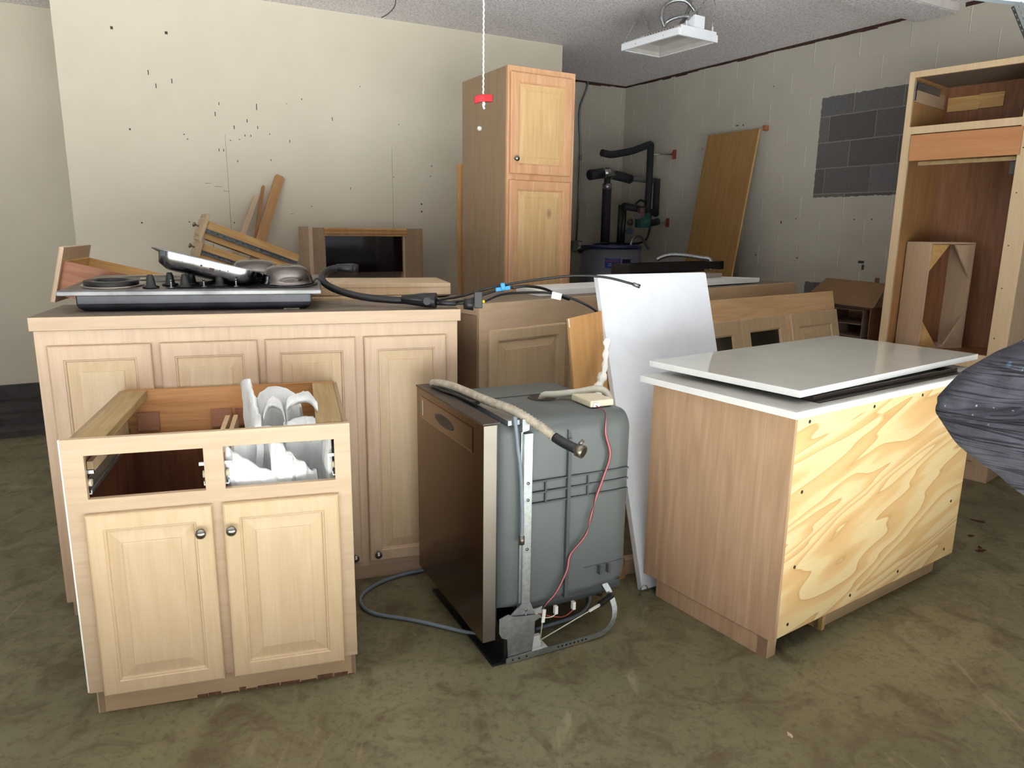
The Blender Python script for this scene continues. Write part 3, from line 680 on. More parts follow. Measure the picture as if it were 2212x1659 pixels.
ringz(MB(), (.24, .385), .128, .136, zt, .003).build('hole_rim', STAIN, T)
MB().obox((.24, .34, zt + .006), (1, .1, 0), .05, .03, .004).build('terminal_strip', CREAMP, T)
lab(MB().lathe([(.001, zt), (.088, zt)], (.155, .155, 0), 'z', 36).build('burner_hole', BLACKM, T), 'smaller front burner hole')
ringz(MB(), (.155, .155), .086, .112, zt, .004).build('hole_rim', STAIN, T)
lab(ringz(MB(), (.15, .160), .060, .098, zt + .006, .014).build('heating_element', BLACK, T), 'loose black element ring')
lab(MB().prism([(.34, .30), (.47, .24), (.72, .20), (.74, .47), (.38, .49)], zt - .002, zt + .0005, 'xy').build('grill_well', BLACKM, T), 'open black grill well')
for c in ((.31, .07), (.365, .15), (.43, .09), (.44, .18), (.555, .12)):
    MB().lathe([(.030, 0), (.030, .005), (.018, .009), (.014, .036), (.010, .050), (.002, .051)], (c[0], c[1], zt), 'z', 20).build('control_knob', BLACK, T)
for c in ((.385, .06), (.50, .085), (.62, .09)):
    MB().lathe([(.013, 0), (.013, .003), (.004, .004), (.004, .028), (.006, .030), (.001, .032)], (c[0], c[1], zt), 'z', 14).build('indicator_stem', CHROME, T)
MB().box(.80, .86, .05, .09, -.012, .002).build('connector_block', plain('dull_grey_connector', (150, 148, 142), .6), T)
# upturned glossy bowls
BOWL = plain('smoky_chrome_bowl', (122, 116, 114), .14, 1.0, vs=9, var=.15)
def on_cook(u, v, z):
    m_ = Matrix.Translation((-1.693, 2.682, ZT)) @ Euler((radians(2.6), 0, radians(14.6))).to_matrix().to_4x4()
    return m_ @ Vector((u, v, z))
for (u, v, txt) in ((.815, .16, 'upturned chrome burner bowl on the right front corner of the cooktop'), (.665, .42, 'upturned chrome burner bowl behind the other, beside the lifted grill tray')):
    b_ = thing('burner_bowl', txt, 'bowl', on_cook(u, v, zt), rot=(radians(2.6), 0, radians(14.6)), group='upturned burner bowls')
    MB().lathe([(.112, .003), (.110, .009), (.104, .012), (.101, .022), (.094, .050), (.076, .072), (.048, .080), (.032, .077), (.022, .072), (.001, .072)], (0, 0, 0), 'z', 44).build('bowl_shell', BOWL, b_, sub=1)
    ringz(MB(), (0, 0), .098, .121, 0.0, .005).build('bowl_ring', BLACK, b_)
    MB().tube(spl([(-.105, .02, .006), (-.125, .02, .02), (-.12, .03, .034), (-.14, .04, .045)] if u < .7 else [(.10, .0, .008), (.12, .01, .022), (.135, 0, .012)], 6), .004, 8).build('terminal_clip', BLACKM, b_)
# grill tray
gp = on_cook(.330, .23, .212)
T = thing('grill_tray', 'stained chrome grill tray tilted up to the left, lying on the cooktop', 'tray', gp, rot=(radians(-7), radians(14.0), radians(15)))
def rr2(e, z, w=.37, d=.26, r=.05):
    out = []
    for cx, cy, a0 in ((w - r - e, -d / 2 + r + e, -90), (w - r - e, d / 2 - r - e, 0), (r + e, d / 2 - r - e, 90), (r + e, -d / 2 + r + e, 180)):
        for k in range(6):
            a = radians(a0 + 18 * k); out.append((cx + r * cos(a), cy + r * sin(a), z))
    return out
MB().rings([rr2(.0, .0), rr2(.003, -.014), rr2(.008, -.046), rr2(.035, -.064)][::-1], cap0=True, cap1=False).rings([rr2(.002, .0), rr2(.005, -.012), rr2(.012, -.044), rr2(.037, -.061)], cap0=False).build('tray_body', CHROME, T)
MB().rings([rr2(-.022, .0), rr2(-.022, .004), rr2(.002, .004), rr2(.002, 0)], cap0=False, cap1=False).build('tray_rim', CHROME, T)
m = MB()
for x, y, w in ((.10, -.13, .004), (.17, -.132, .004), (.21, -.13, .012), (.24, -.13, .003), (.30, -.128, .016), (.33, -.127, .004), (.05, -.13, .003), (.27, -.131, .003)):
    m.lathe([(w, 0), (w * .8, -.0015)], (x, y + .006, -.016 - random.uniform(0, .01)), 'y', 7)
m.build('burnt_spots', plain('burnt_brown', (60, 34, 24), .7), T)

# ------------------------------------------------------------ 6 faucet lying on the bar cabinet
def G(u, v, z): 
    p = P2(BG, BGY, u, v, z); return Vector(p)
T = thing('kitchen_faucet', 'matte black gooseneck faucet lying on the right end of the bar cabinet, hoses trailing right', 'faucet', (0, 0, 0))
gn = [G(1.175, .46, 1.320), G(1.10, .45, 1.322), G(1.055, .42, 1.310), G(1.03, .36, 1.285), G(1.045, .29, 1.26), G(1.10, .22, 1.235), G(1.19, .16, 1.215), G(1.29, .11, 1.207), G(1.38, .07, 1.205)]
MB().tube(spl(gn, 8), .0155, 14).build('spout', BLACK, T)
MB().tube([G(1.10, .452, 1.3225), G(1.175, .47, 1.318), G(1.195, .475, 1.314)], [.018, .024, .024], 16).build('spray_head', BLACK, T)
MB().tube([G(1.34, .085, 1.210), G(1.43, .05, 1.2085), G(1.475, .03, 1.2085)], [.018, .030, .032], 18).build('faucet_body', BLACK, T)
MB().tube([G(1.435, .015, 1.208), G(1.428, -.015, 1.210)], .016, 14).tube([G(1.428, -.008, 1.212), G(1.325, .02, 1.219)], [.006, .005], 8).build('lever', BLACK, T)
MB().tube([G(1.475, .03, 1.20), G(1.555, .0, 1.196)], [.012, .009], 10).tube([G(1.555, 0, 1.196), G(1.60, -.012, 1.197)], .005, 8).build('shank', BLACK, T)
MB().tube([G(1.585, -.008, 1.196), G(1.625, -.02, 1.194)], [.022, .026], 18).build('mounting_nut', BLACK, T)
MB().obox(G(1.645, -.02, 1.213), (0, 0, 1), .07, .02, .035).build('weight_clip', BLACK, T, bev=.003)
MB().tube([G(1.66, -.02, 1.205), G(1.672, -.02, 1.205)], .007, 10).build('yellow_stub', plain('yellow_plastic', (225, 190, 40), .5), T)
h1 = [G(1.475, .035, 1.208), Vector((-.225, 3.15, 1.218)), Vector((-.13, 3.18, 1.245)), Vector((-.02, 3.18, 1.270)), Vector((.13, 3.16, 1.296)), Vector((.27, 3.15, 1.312)), Vector((.40, 3.14, 1.307)), Vector((.52, 3.13, 1.280))]
a1 = MB().tube(spl(h1, 8), .0055, 8).build('supply_hose', BLACK, T); MB().tube([(.515, 3.13, 1.281), (.545, 3.13, 1.271)], .009, 12).build('hose_nut', CHROME, a1)
h2 = [G(1.475, .02, 1.200), Vector((-.21, 3.10, 1.204)), Vector((-.13, 3.15, 1.225)), Vector((-.08, 3.17, 1.240))]
a2 = MB().tube(spl(h2, 8), .0055, 8).build('supply_hose', BLACK, T)
MB().obox((-.045, 3.165, 1.252), (1, .05, .16), .065, .022, .018).obox((-.045, 3.16, 1.262), (1, .05, .16), .02, .026, .03).build('blue_clip', BLUE, a2, bev=.003)
MB().tube([(-.07, 3.166, 1.247), (-.002, 3.166, 1.259)], .006, 8).build('hose_nut', CHROME, a2)
h3 = [Vector((-.005, 3.17, 1.256)), Vector((.06, 3.19, 1.262)), Vector((.14, 3.27, 1.245)), Vector((.22, 3.42, 1.20)), Vector((.27, 3.49, 1.178))]
MB().tube(spl(h3, 8), .0065, 8).build('supply_hose', BLACK, T)
h4 = [G(1.67, -.02, 1.205), Vector((-.05, 3.16, 1.226)), Vector((.05, 3.22, 1.231)), Vector((.17, 3.27, 1.226)), Vector((.26, 3.27, 1.205)), Vector((.36, 3.24, 1.160)), Vector((.42, 3.22, 1.10))]
a4 = MB().tube(spl(h4, 8), .0055, 8).build('spray_hose', BLACK, T)
MB().obox((.195, 3.262, 1.215), (1, 0, -.2), .045, .018, .03).build('paper_tag', WHITE, a4)

# ------------------------------------------------------------ 7 second row behind the bar cabinet
MC = (-.155, 3.32); MY = 41.5
T = thing('corner_cabinet', 'pale maple cabinet with raised-panel doors just behind the bar cabinet, white slab on top', 'cabinet', (*MC, 0), MY)
face_frame(MB(), 0, 1.50, .085, 1.167, .02, []).build('face_frame', MAPLE_PH, T, bev=.0015)
MB().box(0, .018, .021, .45, 0, 1.114).build('side_panel', OAK_SIDE, T); MB().box(-.003, .018, .021, .45, 1.1145, 1.167).build('side_trim', MAPLE_PH, T)
MB().box(1.482, 1.5, .021, .45, 0, 1.167).build('side_panel', OAK_SIDE, T); MB().box(.019, 1.481, .438, .45, 0, 1.149).build('back_panel', MAHOG, T)
MB().box(.019, 1.481, .021, .45, 1.15, 1.167).build('top_panel', GREYWOOD, T); MB().box(.02, 1.48, .05, .07, 0, .084).build('toe_kick', MAPLE_PH, T)
for u0, u1 in ((.047, .553), (.60, 1.0), (1.04, 1.44)): door(T, u0, u1, .10, 1.043, fr=.062, mf=MAPLE, mp=MAPLE)
T = thing('open_shelf_cabinet', 'wooden cabinet with an open end bay, furthest right under the loose white slab', 'cabinet', P2(MC, MY, 1.52, 0, 0), MY)
face_frame(MB(), 0, 1.42, .085, 1.160, .02, [(1.06, 1.385, .70, 1.078)]).build('face_frame', MAPLE_H, T, bev=.0015)
MB().box(0, .018, .021, .47, 0, 1.160).build('side_panel', MAHOG, T); MB().box(1.402, 1.42, .021, .47, 0, 1.160).build('side_panel', HONEY, T)
MB().box(.019, 1.401, .455, .47, 0, 1.142).build('back_panel', DARKWOOD, T); MB().box(.019, 1.401, .021, .47, 1.143, 1.160).build('top_panel', GREYWOOD, T)
MB().box(1.0, 1.401, .021, .454, .68, .695).build('shelf', HONEY, T); MB().box(1.02, 1.035, .021, .454, .70, 1.142).build('divider', DARKWOOD, T)
o = MB().prism([(.60, .42), (.50, .13), (2.58, .085), (2.40, .40)], 0, .032, 'xy').build('quartz_strip_slab', QUARTZ_R, None, bev=.002)
o.location = (MC[0], MC[1], 1.1675); o.rotation_euler = (0, 0, radians(MY)); tag(o, 'long loose white slab lying across the corner cabinets behind the leaning slab', 'slab')
o = MB().box(0, .95, 0, .20, 0, .028).build('dusty_board', quartz('dusty_grey_slab', (150, 140, 130), .5), None, bev=.002); o.location = P2(MC, MY, 1.42, .235, 1.2); o.rotation_euler = (0, 0, radians(MY + 1))
tag(o, 'dusty grey-brown slab under the black metal frame', 'slab')
T = thing('hood_frame', 'black metal appliance frame lying on the dusty slab, in front of the water heater', 'frame', P2(MC, MY, 1.42, .30, 1.2285), MY + 1.5)
MB().box(0, 1.08, 0, .012, .028, .078).build('front_rail', BLACKM, T, bev=.002)
MB().box(0, .06, -.002, .14, 0, .078).build('end_leg', BLACKM, T, bev=.002); MB().box(1.04, 1.08, 0, .14, 0.02, .072).build('end_leg', BLACKM, T)
MB().box(.061, 1.04, .13, .14, .0, .076).build('rear_rail', BLACKM, T)
cp = spl([(1.01, 5.18, 1.31), (1.06, 5.18, 1.335), (1.12, 5.18, 1.347), (1.22, 5.18, 1.343), (1.32, 5.18, 1.33), (1.375, 5.17, 1.322), (1.39, 5.16, 1.30), (1.385, 5.15, 1.24)], 14)
o = MB().tube(cp, [.0135 + .0018 * (i % 2) for i in range(len(cp))], 10).build('flexible_conduit', CONDUIT); tag(o, 'ribbed grey flexible conduit arching over the black metal frame', 'conduit')

T = thing('cabinet_carcass', 'low wooden cabinet box behind the left end of the bar cabinet, under the reddish drawer', 'cabinet', P2(BG, BGY, 0, .50, 0), BGY)
MB().box(0, .55, 0, .018, 0, 1.05).build('front_panel', MAHOG, T); MB().box(0, .018, .019, .70, 0, 1.05).build('side_panel', MAHOG, T); MB().box(.532, .55, .019, .70, 0, 1.05).build('side_panel', MAHOG, T); MB().box(0, .55, 0, .70, 1.051, 1.065).build('top_panel', MAHOG, T)
T = thing('cabinet_carcass', 'wooden cabinet box just behind the bar cabinet, carrying the flat panel with bolt holes', 'cabinet', P2(BG, BGY, 0, .50, 0), BGY)
MB().box(.56, 1.50, 0, .018, 0, 1.165).build('front_panel', MAPLE, T); MB().box(.56, 1.50, .60, .618, 0, 1.165).build('back_panel', MAHOG, T)
MB().box(.56, .578, .019, .599, 0, 1.165).build('side_panel', MAHOG, T); MB().box(1.482, 1.5, .019, .599, 0, 1.165).build('side_panel', MAHOG, T); MB().box(.56, 1.5, 0, .618, 1.1655, 1.18).build('top_panel', MAPLE, T)
T = thing('lying_cabinet_door', 'pale cabinet end panel with two bolt holes lying flat behind the faucet', 'panel', P2(BG, BGY, .90, .62, 1.182), BGY - 2)
o = MB().box(0, .765, 0, .42, 0, .058).build('panel_board', MAPLE, T, bev=.003)
MB().box(0, .765, -.001, 0, .036, .038).build('edge_groove', plain('groove', (150, 118, 88), .7), T)
for x in (.19, .26): MB().lathe([(.006, .0581), (.005, .0589), (.001, .0589)], (x, .10, 0), 'z', 12).build('bolt_hole', BLACK, T)

def drawer(name, label, loc, rot, Lx, Wy, Hs, Hf, fz, mat_side, slide=True, kn=True, rear=None, matf=MAPLE, group=None):
    """drawer box: front panel at x<0, box runs along +x, near side at y=0"""
    t = thing(name, label, 'drawer', loc, rot=rot, group=group)
    MB().box(0, Lx, 0, .012, 0, Hs).build('side_panel', mat_side, t, bev=.001); MB().box(0, Lx, Wy - .012, Wy, 0, Hs).build('side_panel', PINE_YZ, t, bev=.001)
    MB().box(Lx - .012, Lx, .012, Wy - .012, 0, Hs * .9).build('back_panel', PINE_YZ, t); MB().box(.012, Lx - .012, .012, Wy - .012, .008, .014).build('bottom_panel', REDWOOD, t)
    MB().box(0, .012, .012, Wy - .012, 0, Hs).build('inner_front', PINE_YZ, t)
    # moulded front in the yz plane
    d = MB(); R = []
    for i, x in ((0, 0), (0, -.014), (.004, -.019), (.028, -.021), (.030, -.016), (.05, -.028)):
        R.append([(x - .0005, -.03 + i, fz + i * .8), (x - .0005, Wy + .03 - i, fz + i * .8), (x - .0005, Wy + .03 - i, fz + Hf - i * .8), (x - .0005, -.03 + i, fz + Hf - i * .8)])
    fp = d.rings(R, smooth=False).build('drawer_front', matf, t)
    if kn: MB().lathe([(.008, -.028), (.005, -.034), (.005, -.045), (.014, -.052), (.017, -.058), (.012, -.064), (.001, -.065)], (0, Wy * .42, fz + Hf * .5), 'x').build('knob', KNOB, fp)
    if slide:
        s = MB().box(.005, Lx, -.013, 0, Hs * .34, Hs * .37).box(.005, Lx, -.013, 0, Hs * .54, Hs * .57).box(.005, Lx, -.004, -.001, Hs * .34, Hs * .57)
        so = s.build('drawer_slide', plain('dull_slide_steel', (112, 116, 118), .5, .8, vs=50, var=.2), t)
        m_ = MB()
        for q in range(14): m_.box(.03 + q * Lx / 15, .035 + q * Lx / 15 + (q % 3) * .006, -.0048, -.0042, Hs * .43, Hs * .48)
        m_.build('slide_holes', BLACKM, so)
    return t
drawer('drawer_box', 'loose reddish wooden drawer at the far left behind the cooktop, tipped down to the right', P2(BG, BGY, -.085, .68, 1.195), (0, radians(14), radians(BGY)), .50, .42, .155, .245, -.03, REDWOOD, slide=False, kn=False, matf=MAPLE_P)
aw = lambda u, v, z: P2(AW, AY, u, v, z)
T = thing('low_cabinet_carcass', 'wooden cabinet box by the cream wall under the two stacked drawers', 'cabinet', aw(-.55, -1.15, 0), AY)
MB().box(0, .70, 0, .02, 0, 1.08).build('front_panel', MAHOG, T); MB().box(0, .02, .021, .95, 0, 1.08).build('side_panel', MAHOG, T); MB().box(.68, .70, .021, .95, 0, 1.08).build('side_panel', MAHOG, T); MB().box(0, .70, 0, .95, 1.081, 1.10).build('top_panel', GREYWOOD, T)
drawer('drawer_box', 'upper of two stacked maple drawers tipped down to the right, against the cream wall', aw(-.549, -.80, 1.431), (0, radians(21), radians(AY)), .58, .36, .112, .175, -.022, PINE_YZ, group='stacked tipped drawers')
drawer('drawer_box', 'lower of two stacked maple drawers tipped down to the right, against the cream wall', aw(-.578, -.78, 1.305), (0, radians(20), radians(AY)), .55, .36, .10, .165, -.022, PINE_YZ, group='stacked tipped drawers')
# sticks leaning on the wall
def stick(name, label, a, b, w, th, mat):
    a = Vector(aw(*a)); b = Vector(aw(*b)); m_ = MB(); L_ = (b - a).length
    q = (b - a).to_track_quat('Z', 'Y').to_matrix().to_4x4(); 
    nrm = Vector((-sin(radians(AY)), cos(radians(AY)), 0)); z = (b - a).normalized(); y = (nrm - z * nrm.dot(z)).normalized(); x = y.cross(z)
    m_.prism([(-w / 2, 0), (w / 2, 0), (w / 2, L_ - .012), (w / 2 - .014, L_), (-w / 2 + .008, L_), (-w / 2, L_ - .014)], -th, 0)
    o = m_.build(name, mat, None, bev=.0015); o.matrix_world = Matrix(((x.x, y.x, z.x, a.x), (x.y, y.y, z.y, a.y), (x.z, y.z, z.z, a.z), (0, 0, 0, 1)))
    return tag(o, label, 'board', 'offcuts leaning on the cream wall')
stick('wood_board', 'longest and widest wood offcut leaning on the cream wall, on the right', (-.235, -.25, 1.103), (.072, -.02, 1.868), .066, .018, HONEY)
stick('wood_strip', 'thin dark orange wood strip leaning on the cream wall between the two others', (-.215, -.17, 1.103), (-.048, -.02, 1.797), .022, .02, wood('orange_strip', (176, 124, 66), (140, 92, 44), 'z'))
stick('wood_board', 'shortest pinkish wood offcut leaning on the cream wall, leftmost', (-.375, -.21, 1.103), (-.105, -.035, 1.717), .036, .018, MAPLE_P)
# hood cabinet with dark panel
T = thing('appliance_cabinet', 'tan cabinet surround with a black glass panel and moulded top rail against the cream wall', 'cabinet', aw(.176, -.42, 0), AY)
MB().box(0, .028, 0, .34, 0, 1.507).build('side_panel', MAPLE_P, T, bev=.001); MB().box(.0285, .118, .012, .03, 0, 1.503).build('front_stile', OAK_SIDE, T)
MB().box(.715, .855, .01, .03, 0, 1.503).build('front_stile', OAK_SIDE, T); MB().box(.83, .855, .031, .34, 0, 1.503).build('side_panel', OAK_SIDE, T)
MB().prism([(.030, 1.446), (-.004, 1.446), (-.004, 1.458), (-.012, 1.462), (-.012, 1.474), (-.004, 1.478), (-.008, 1.492), (0, 1.503), (.030, 1.503)], .110, .725, 'yz').build('top_moulding', HONEY, T)
MB().box(.119, .70, .032, .045, 1.185, 1.447).build('glass_panel', plain('blue_black_glass', (6, 7, 12), .08), T); MB().box(.7005, .7145, .012, .11, 1.10, 1.445).build('white_edge', MAPLE_P, T)
MB().box(.029, .829, .03, .34, 1.485, 1.50).build('top_panel', OAK_SIDE, T)

# ------------------------------------------------------------ 8 pantry
PC = (-.048, 4.472)
T = thing('pantry_cabinet', 'tall narrow pantry cabinet with two honey raised-panel doors, standing by the wall corner', 'cabinet', (*PC, 0), 30.1)
Wp, Hp = .477, 2.44
face_frame(MB(), 0, Wp, .1, Hp, .02, []).build('face_frame', CHERRY, T, bev=.0015)
MB().box(.0015, .016, .021, .60, 0, Hp - .002).build('side_panel', OAK_SIDE, T); MB().box(Wp - .016, Wp - .0015, .021, .60, 0, Hp - .002).build('side_panel', OAK_SIDE, T)
MB().box(.017, Wp - .017, .021, .60, Hp - .02, Hp - .004).build('top_panel', OAK_SIDE, T); MB().box(.017, Wp - .017, .58, .599, .0, Hp - .021).build('back_panel', OAK_SIDE, T); MB().box(.01, Wp - .01, .06, .08, 0, .099).build('toe_kick', CHERRY_H, T)
door(T, .014, .450, 1.833, 2.405, fr=.062, mf=CHERRY, mp=MAPLE_Y, kn=(.047, 1.918)); door(T, .012, .450, .14, 1.797, fr=.062, mf=CHERRY, mp=MAPLE_Y)
MB().lathe([(.014, 0), (.014, -.018), (.009, -.019), (.009, -.024), (.001, -.024)], (.0, .333, 2.122), 'x', 16).build('plastic_plug', WHITE, T)
bl = thing('backing_board', 'brown board standing behind the tall pantry, its edges showing on both sides', 'board', P2(PC, 30.1, -.02, .63, 0), 30.1)
MB().box(0, .92, 0, .012, 0, 1.93).build('board_sheet', HONEY, bl)

# ------------------------------------------------------------ 9 oven cabinet on the right
OC = (2.467, 4.833); OY = -49.8
T = thing('oven_cabinet', 'tall open oven cabinet against the block wall at the right edge of the picture', 'cabinet', (*OC, 0), OY)
Wo, Ho, Do = .745, 2.50, .60
face_frame(MB(), 0, Wo, .10, Ho, .02, [(.035, .645, 2.17, 2.463), (.05, .645, .79, 2.125)]).build('face_frame', MAPLE, T, bev=.0015)
MB().box(.0015, .016, .021, Do, 0, Ho - .002).build('side_panel', HONEY, T); MB().box(Wo - .016, Wo - .0015, .021, Do, 0, Ho - .002).build('side_panel', MAPLE_P, T)
MB().box(.017, Wo - .017, Do - .012, Do, 0, Ho - .02).build('back_panel', MAHOG, T); MB().box(.017, Wo - .017, .021, Do - .013, Ho - .02, Ho - .004).build('top_panel', GREYWOOD, T)
MB().box(.017, Wo - .017, .021, Do - .013, 2.145, 2.16).build('shelf', MAHOG, T); MB().box(.017, Wo - .017, .021, Do - .013, .745, .76).build('shelf', MAHOG, T)
lab(MB().box(.056, .66, -.012, -.001, 1.962, 2.118).build('filler_board', CEDAR, T, bev=.001), 'orange cedar board tacked across the front')
MB().box(.10, .655, .03, .055, 1.935, 1.957).build('cleat', PINE_Y, T)
MB().box(.60, .66, .06, .10, 1.86, 1.95).build('vent_stub', plain('dark_duct', (70, 66, 64), .5), T)
lab(MB().box(.0165, .028, .03, .52, 2.33, 2.42).build('slide_rail', MAPLE_P, T), 'white rail at the top left')
MB().box(.03, .22, Do - .03, Do - .013, 2.32, 2.41).build('pine_block', PINE_YZ, T); MB().box(.22, .36, Do - .028, Do - .013, 2.325, 2.415).build('pine_block', PINE_YZ, T)
sl = MB().box(.0285, .032, .01, .42, 2.40, 2.445).box(.0285, .04, .01, .42, 2.441, 2.445).build('drawer_slide', STEEL, T); MB().box(.036, .046, .004, .02, 2.33, 2.44).build('slide_bracket', CHROME, sl)
door(T, .06, .66, .125, .70, fr=.07, mf=MAPLE_P, mp=MAPLE_P)
MB().box(.0, Wo - .001, .004, .02, 0, .099).build('toe_kick', MAPLE_P, T)
m = MB()
for z in (.9, 1.2, 1.45, 1.75, 2.0, 2.3): m.lathe([(.004, 0), (.003, -.0006)], (.672, 0, z), 'y', 8)
m.build('nail_holes', BLACK, T)
# toe-kick frame standing inside it
T = thing('toe_kick_frame', 'small pinkish-white wooden frame with corner gussets standing inside the oven cabinet', 'frame', P2(OC, OY, .026, .205, .761), -75)
MB().box(0, .20, 0, .012, 0, .70).build('face_board', MAPLE_P, T, bev=.001)
MB().box(.0, .20, .0125, .36, .688, .70).build('top_board', MAPLE_P, T)
MB().box(0, .20, .348, .36, 0, .687).build('rear_board', MAPLE_P, T); MB().box(0, .011, .0125, .3475, .0125, .687).build('back_sheet', MAHOG, T); MB().box(0, .20, .0125, .3475, 0, .012).build('bottom_board', MAPLE_P, T)
for s_, z0 in ((1, .012), (-1, .684)):
    MB().prism([(.014, z0), (.15, z0), (.014, z0 + s_ * .17)], .186, .199, 'yz').build('gusset', PINE_YZ, T); MB().prism([(.346, z0), (.20, z0), (.346, z0 + s_ * .22)], .186, .199, 'yz').build('gusset', MAPLE_P, T)

# ------------------------------------------------------------ 10 leaning pieces
def leaning(name, label, cat, xy, yaw, lean, th):
    return thing(name, label, cat, (xy[0], xy[1], th * sin(radians(lean))), rot=(radians(-lean), 0, radians(yaw)))
o = MB().prism([(0, 0), (.640, 0), (.640, 1.360), (.634, 1.368), (0, 1.368)], 0, .03).build('leaning_slab', QUARTZ_L, None, bev=.002); sl_ = o
o.location = (.565, 2.825, .03 * sin(radians(17))); o.rotation_euler = (radians(-17), 0, radians(30)); tag(o, 'large matt white slab leaning upright between the dishwasher and the island', 'slab')
rag = [Vector(p) for p in ((.402, 3.03, 1.055), (.392, 2.99, 1.0), (.388, 2.97, .95), (.374, 2.95, .90), (.356, 2.94, .86), (.352, 2.93, .82))]
R = []
for i, p in enumerate(spl(rag, 8)):
    r = .012 + .003 * sin(i * .9) + (.006 if i > 20 else 0); R.append([p + Vector((cos(a) * r * (1 + .5 * noise.noise(Vector((a * 2, i * .3, 0)))), sin(a) * r * .7, .01 * noise.noise(Vector((a, i, 3))))) for a in [2 * pi * k / 14 for k in range(14)]])
o = MB().rings(R).build('torn_foam_strip', plain('crumpled_white_foam', (226, 224, 216), .8, bmp=60), None); tag(o, 'crumpled white strip of foam hanging from the left edge of the leaning white slab', 'strip')
T = leaning('plywood_board', 'small orange plywood panel leaning behind the dishwasher, left of the white slab', 'panel', (.352, 2.825), 38, 11, .012)
MB().prism([(0, 0), (.205, 0), (.24, 1.185), (.02, 1.162)], 0, .012).build('panel_sheet', HONEY, T, bev=.001)
MB().box(.0195, .024, -.0008, 0, 1.125, 1.16).build('worn_corner', WHITE, T)
o = MB().box(-.03, .03, -.02, .02, 0, .075).build('wood_block', MAPLE_P, None, bev=.003); o.location = (.535, 3.01, 0); o.rotation_euler = (0, 0, radians(20)); tag(o, 'small pinkish wood block on the floor between dishwasher and leaning slab', 'block')
T = leaning('glazed_cabinet_front', 'maple cabinet front with dark glazed doors leaning behind the island', 'cabinet front', (1.317, 4.082), 38.6, 12.59, .03)
face_frame(MB(), -.30, 1.414, 0, 1.131, .022, [(-.22, .22, .10, .96), (.285, .72, .10, .96)]).build('face_frame', wood('pinkish_maple_frame', (226, 190, 146), (204, 162, 116), 'x', .5, .5), T, bev=.0015)
GL = plain('dark_door_glass', (40, 38, 34), .12)
door(T, -.252, .248, .06, .999, fr=.095, glass=GL); door(T, .253, .752, .06, 1.0, fr=.09, glass=GL); door(T, .806, 1.404, .06, 1.0, fr=.10)
R0 = BW
T = thing('plywood_sheet', 'tall honey brown plywood sheet leaning on the right block wall', 'board', P2(R0, RY, 1.361, -.5, .003), rot=(radians(-9.46), 0, radians(RY)))
MB().box(0, .603, 0, .016, 0, 2.431).build('sheet', wood('honey_veneer', (164, 128, 80), (146, 110, 64), 'z', .35, .35, figure=.3), T, bev=.001)
MB().box(.6032, .606, .0, .016, 0, 2.43).build('pale_edge', PINE_YZ, T)
o = MB().box(0, .03, -.05, 0, -.012, .03).build('wall_cleat', wood('cleat_wood', (176, 112, 72), (140, 84, 50), 'x'), None, bev=.002); o.location = P2(R0, RY, 1.955, -.001, 2.40); o.rotation_euler = (0, 0, radians(RY)); tag(o, 'small wooden cleat on the block wall at the top corner of the plywood sheet', 'cleat')

o = MB().tube(spl([(.55, 2.795, .004), (.552, 2.79, .035), (.565, 2.792, .05), (.58, 2.80, .04), (.585, 2.81, .012)], 6), .0025, 6).build('wire_hook', STEEL); tag(o, 'tiny bent wire hook at the foot of the leaning white slab', 'wire')

# ------------------------------------------------------------ 11 cardboard organiser by the wall
T = thing('cardboard_box', 'open brown cardboard box with divided compartments, on the floor left of the oven cabinet', 'box', P2(R0, RY, 3.0, -.62, 0), RY)
MB().box(0, .52, 0, .006, 0, .74).build('lower_front', CARD, T); MB().box(0, .006, .007, .5, 0, 1.0).build('side_wall', CARD, T); MB().box(.514, .52, .007, .5, 0, 1.0).build('side_wall', CARD, T); MB().box(0, .52, .5, .506, 0, 1.03).build('back_wall', CARD, T)
MB().rings([[(-.02, -.03, 1.015), (.56, -.03, 1.005), (.56, .10, 1.165), (.06, .12, 1.175)], [(-.02, -.025, 1.021), (.56, -.025, 1.011), (.56, .105, 1.171), (.06, .125, 1.181)]], smooth=False).build('top_flap', CARD, T)
DIV = plain('pale_card_divider', (120, 96, 78), .8)
MB().box(.08, .45, .03, .40, .97, .976).build('shelf_divider', DIV, T); MB().box(.08, .45, .03, .40, .87, .876).build('shelf_divider', DIV, T); MB().box(.08, .45, .03, .40, .78, .786).build('shelf_divider', DIV, T)
for x in (.08, .445): MB().box(x, x + .006, .03, .40, .78, .975).build('upright_divider', DIV, T)
for x in (.17, .22): MB().box(x, x + .006, .03, .40, .787, .869).build('upright_divider', DIV, T)
MB().box(.40, .43, .2, .206, 1.12, 1.20).build('flap_tab', CARD, T)

# ------------------------------------------------------------ 12 water heater and pipework
_h = P2(R0, BY, -.455, -.45, 0)
T = thing('water_heater', 'grey cylindrical water heater with blue top band and label, in the far corner', 'water heater', (_h[0] * .945, _h[1] * .945, 0), BY)
GT = plain('grey_blue_tank', (112, 116, 128), .3, .2, vs=2, var=.03)
MB().lathe([(.30, 0), (.30, 1.335)], seg=48).build('tank', GT, T); lab(MB().lathe([(.304, 1.336), (.304, 1.365), (.29, 1.373), (.001, 1.376)], seg=48).build('tank_lid', plain('navy_band', (38, 46, 92), .3), T), 'navy blue lid')
def arc_label(a0, a1, z0, z1, mat, nm):
    m_ = MB(); n = 10; R = []
    for k in range(n + 1):
        a = radians(a0 + (a1 - a0) * k / n); R.append([(.3012 * cos(a), .3012 * sin(a), z0), (.3012 * cos(a), .3012 * sin(a), z1), (.3022 * cos(a), .3022 * sin(a), z1), (.3022 * cos(a), .3022 * sin(a), z0)])
    return m_.rings(R, smooth=False).build(nm, mat, T)
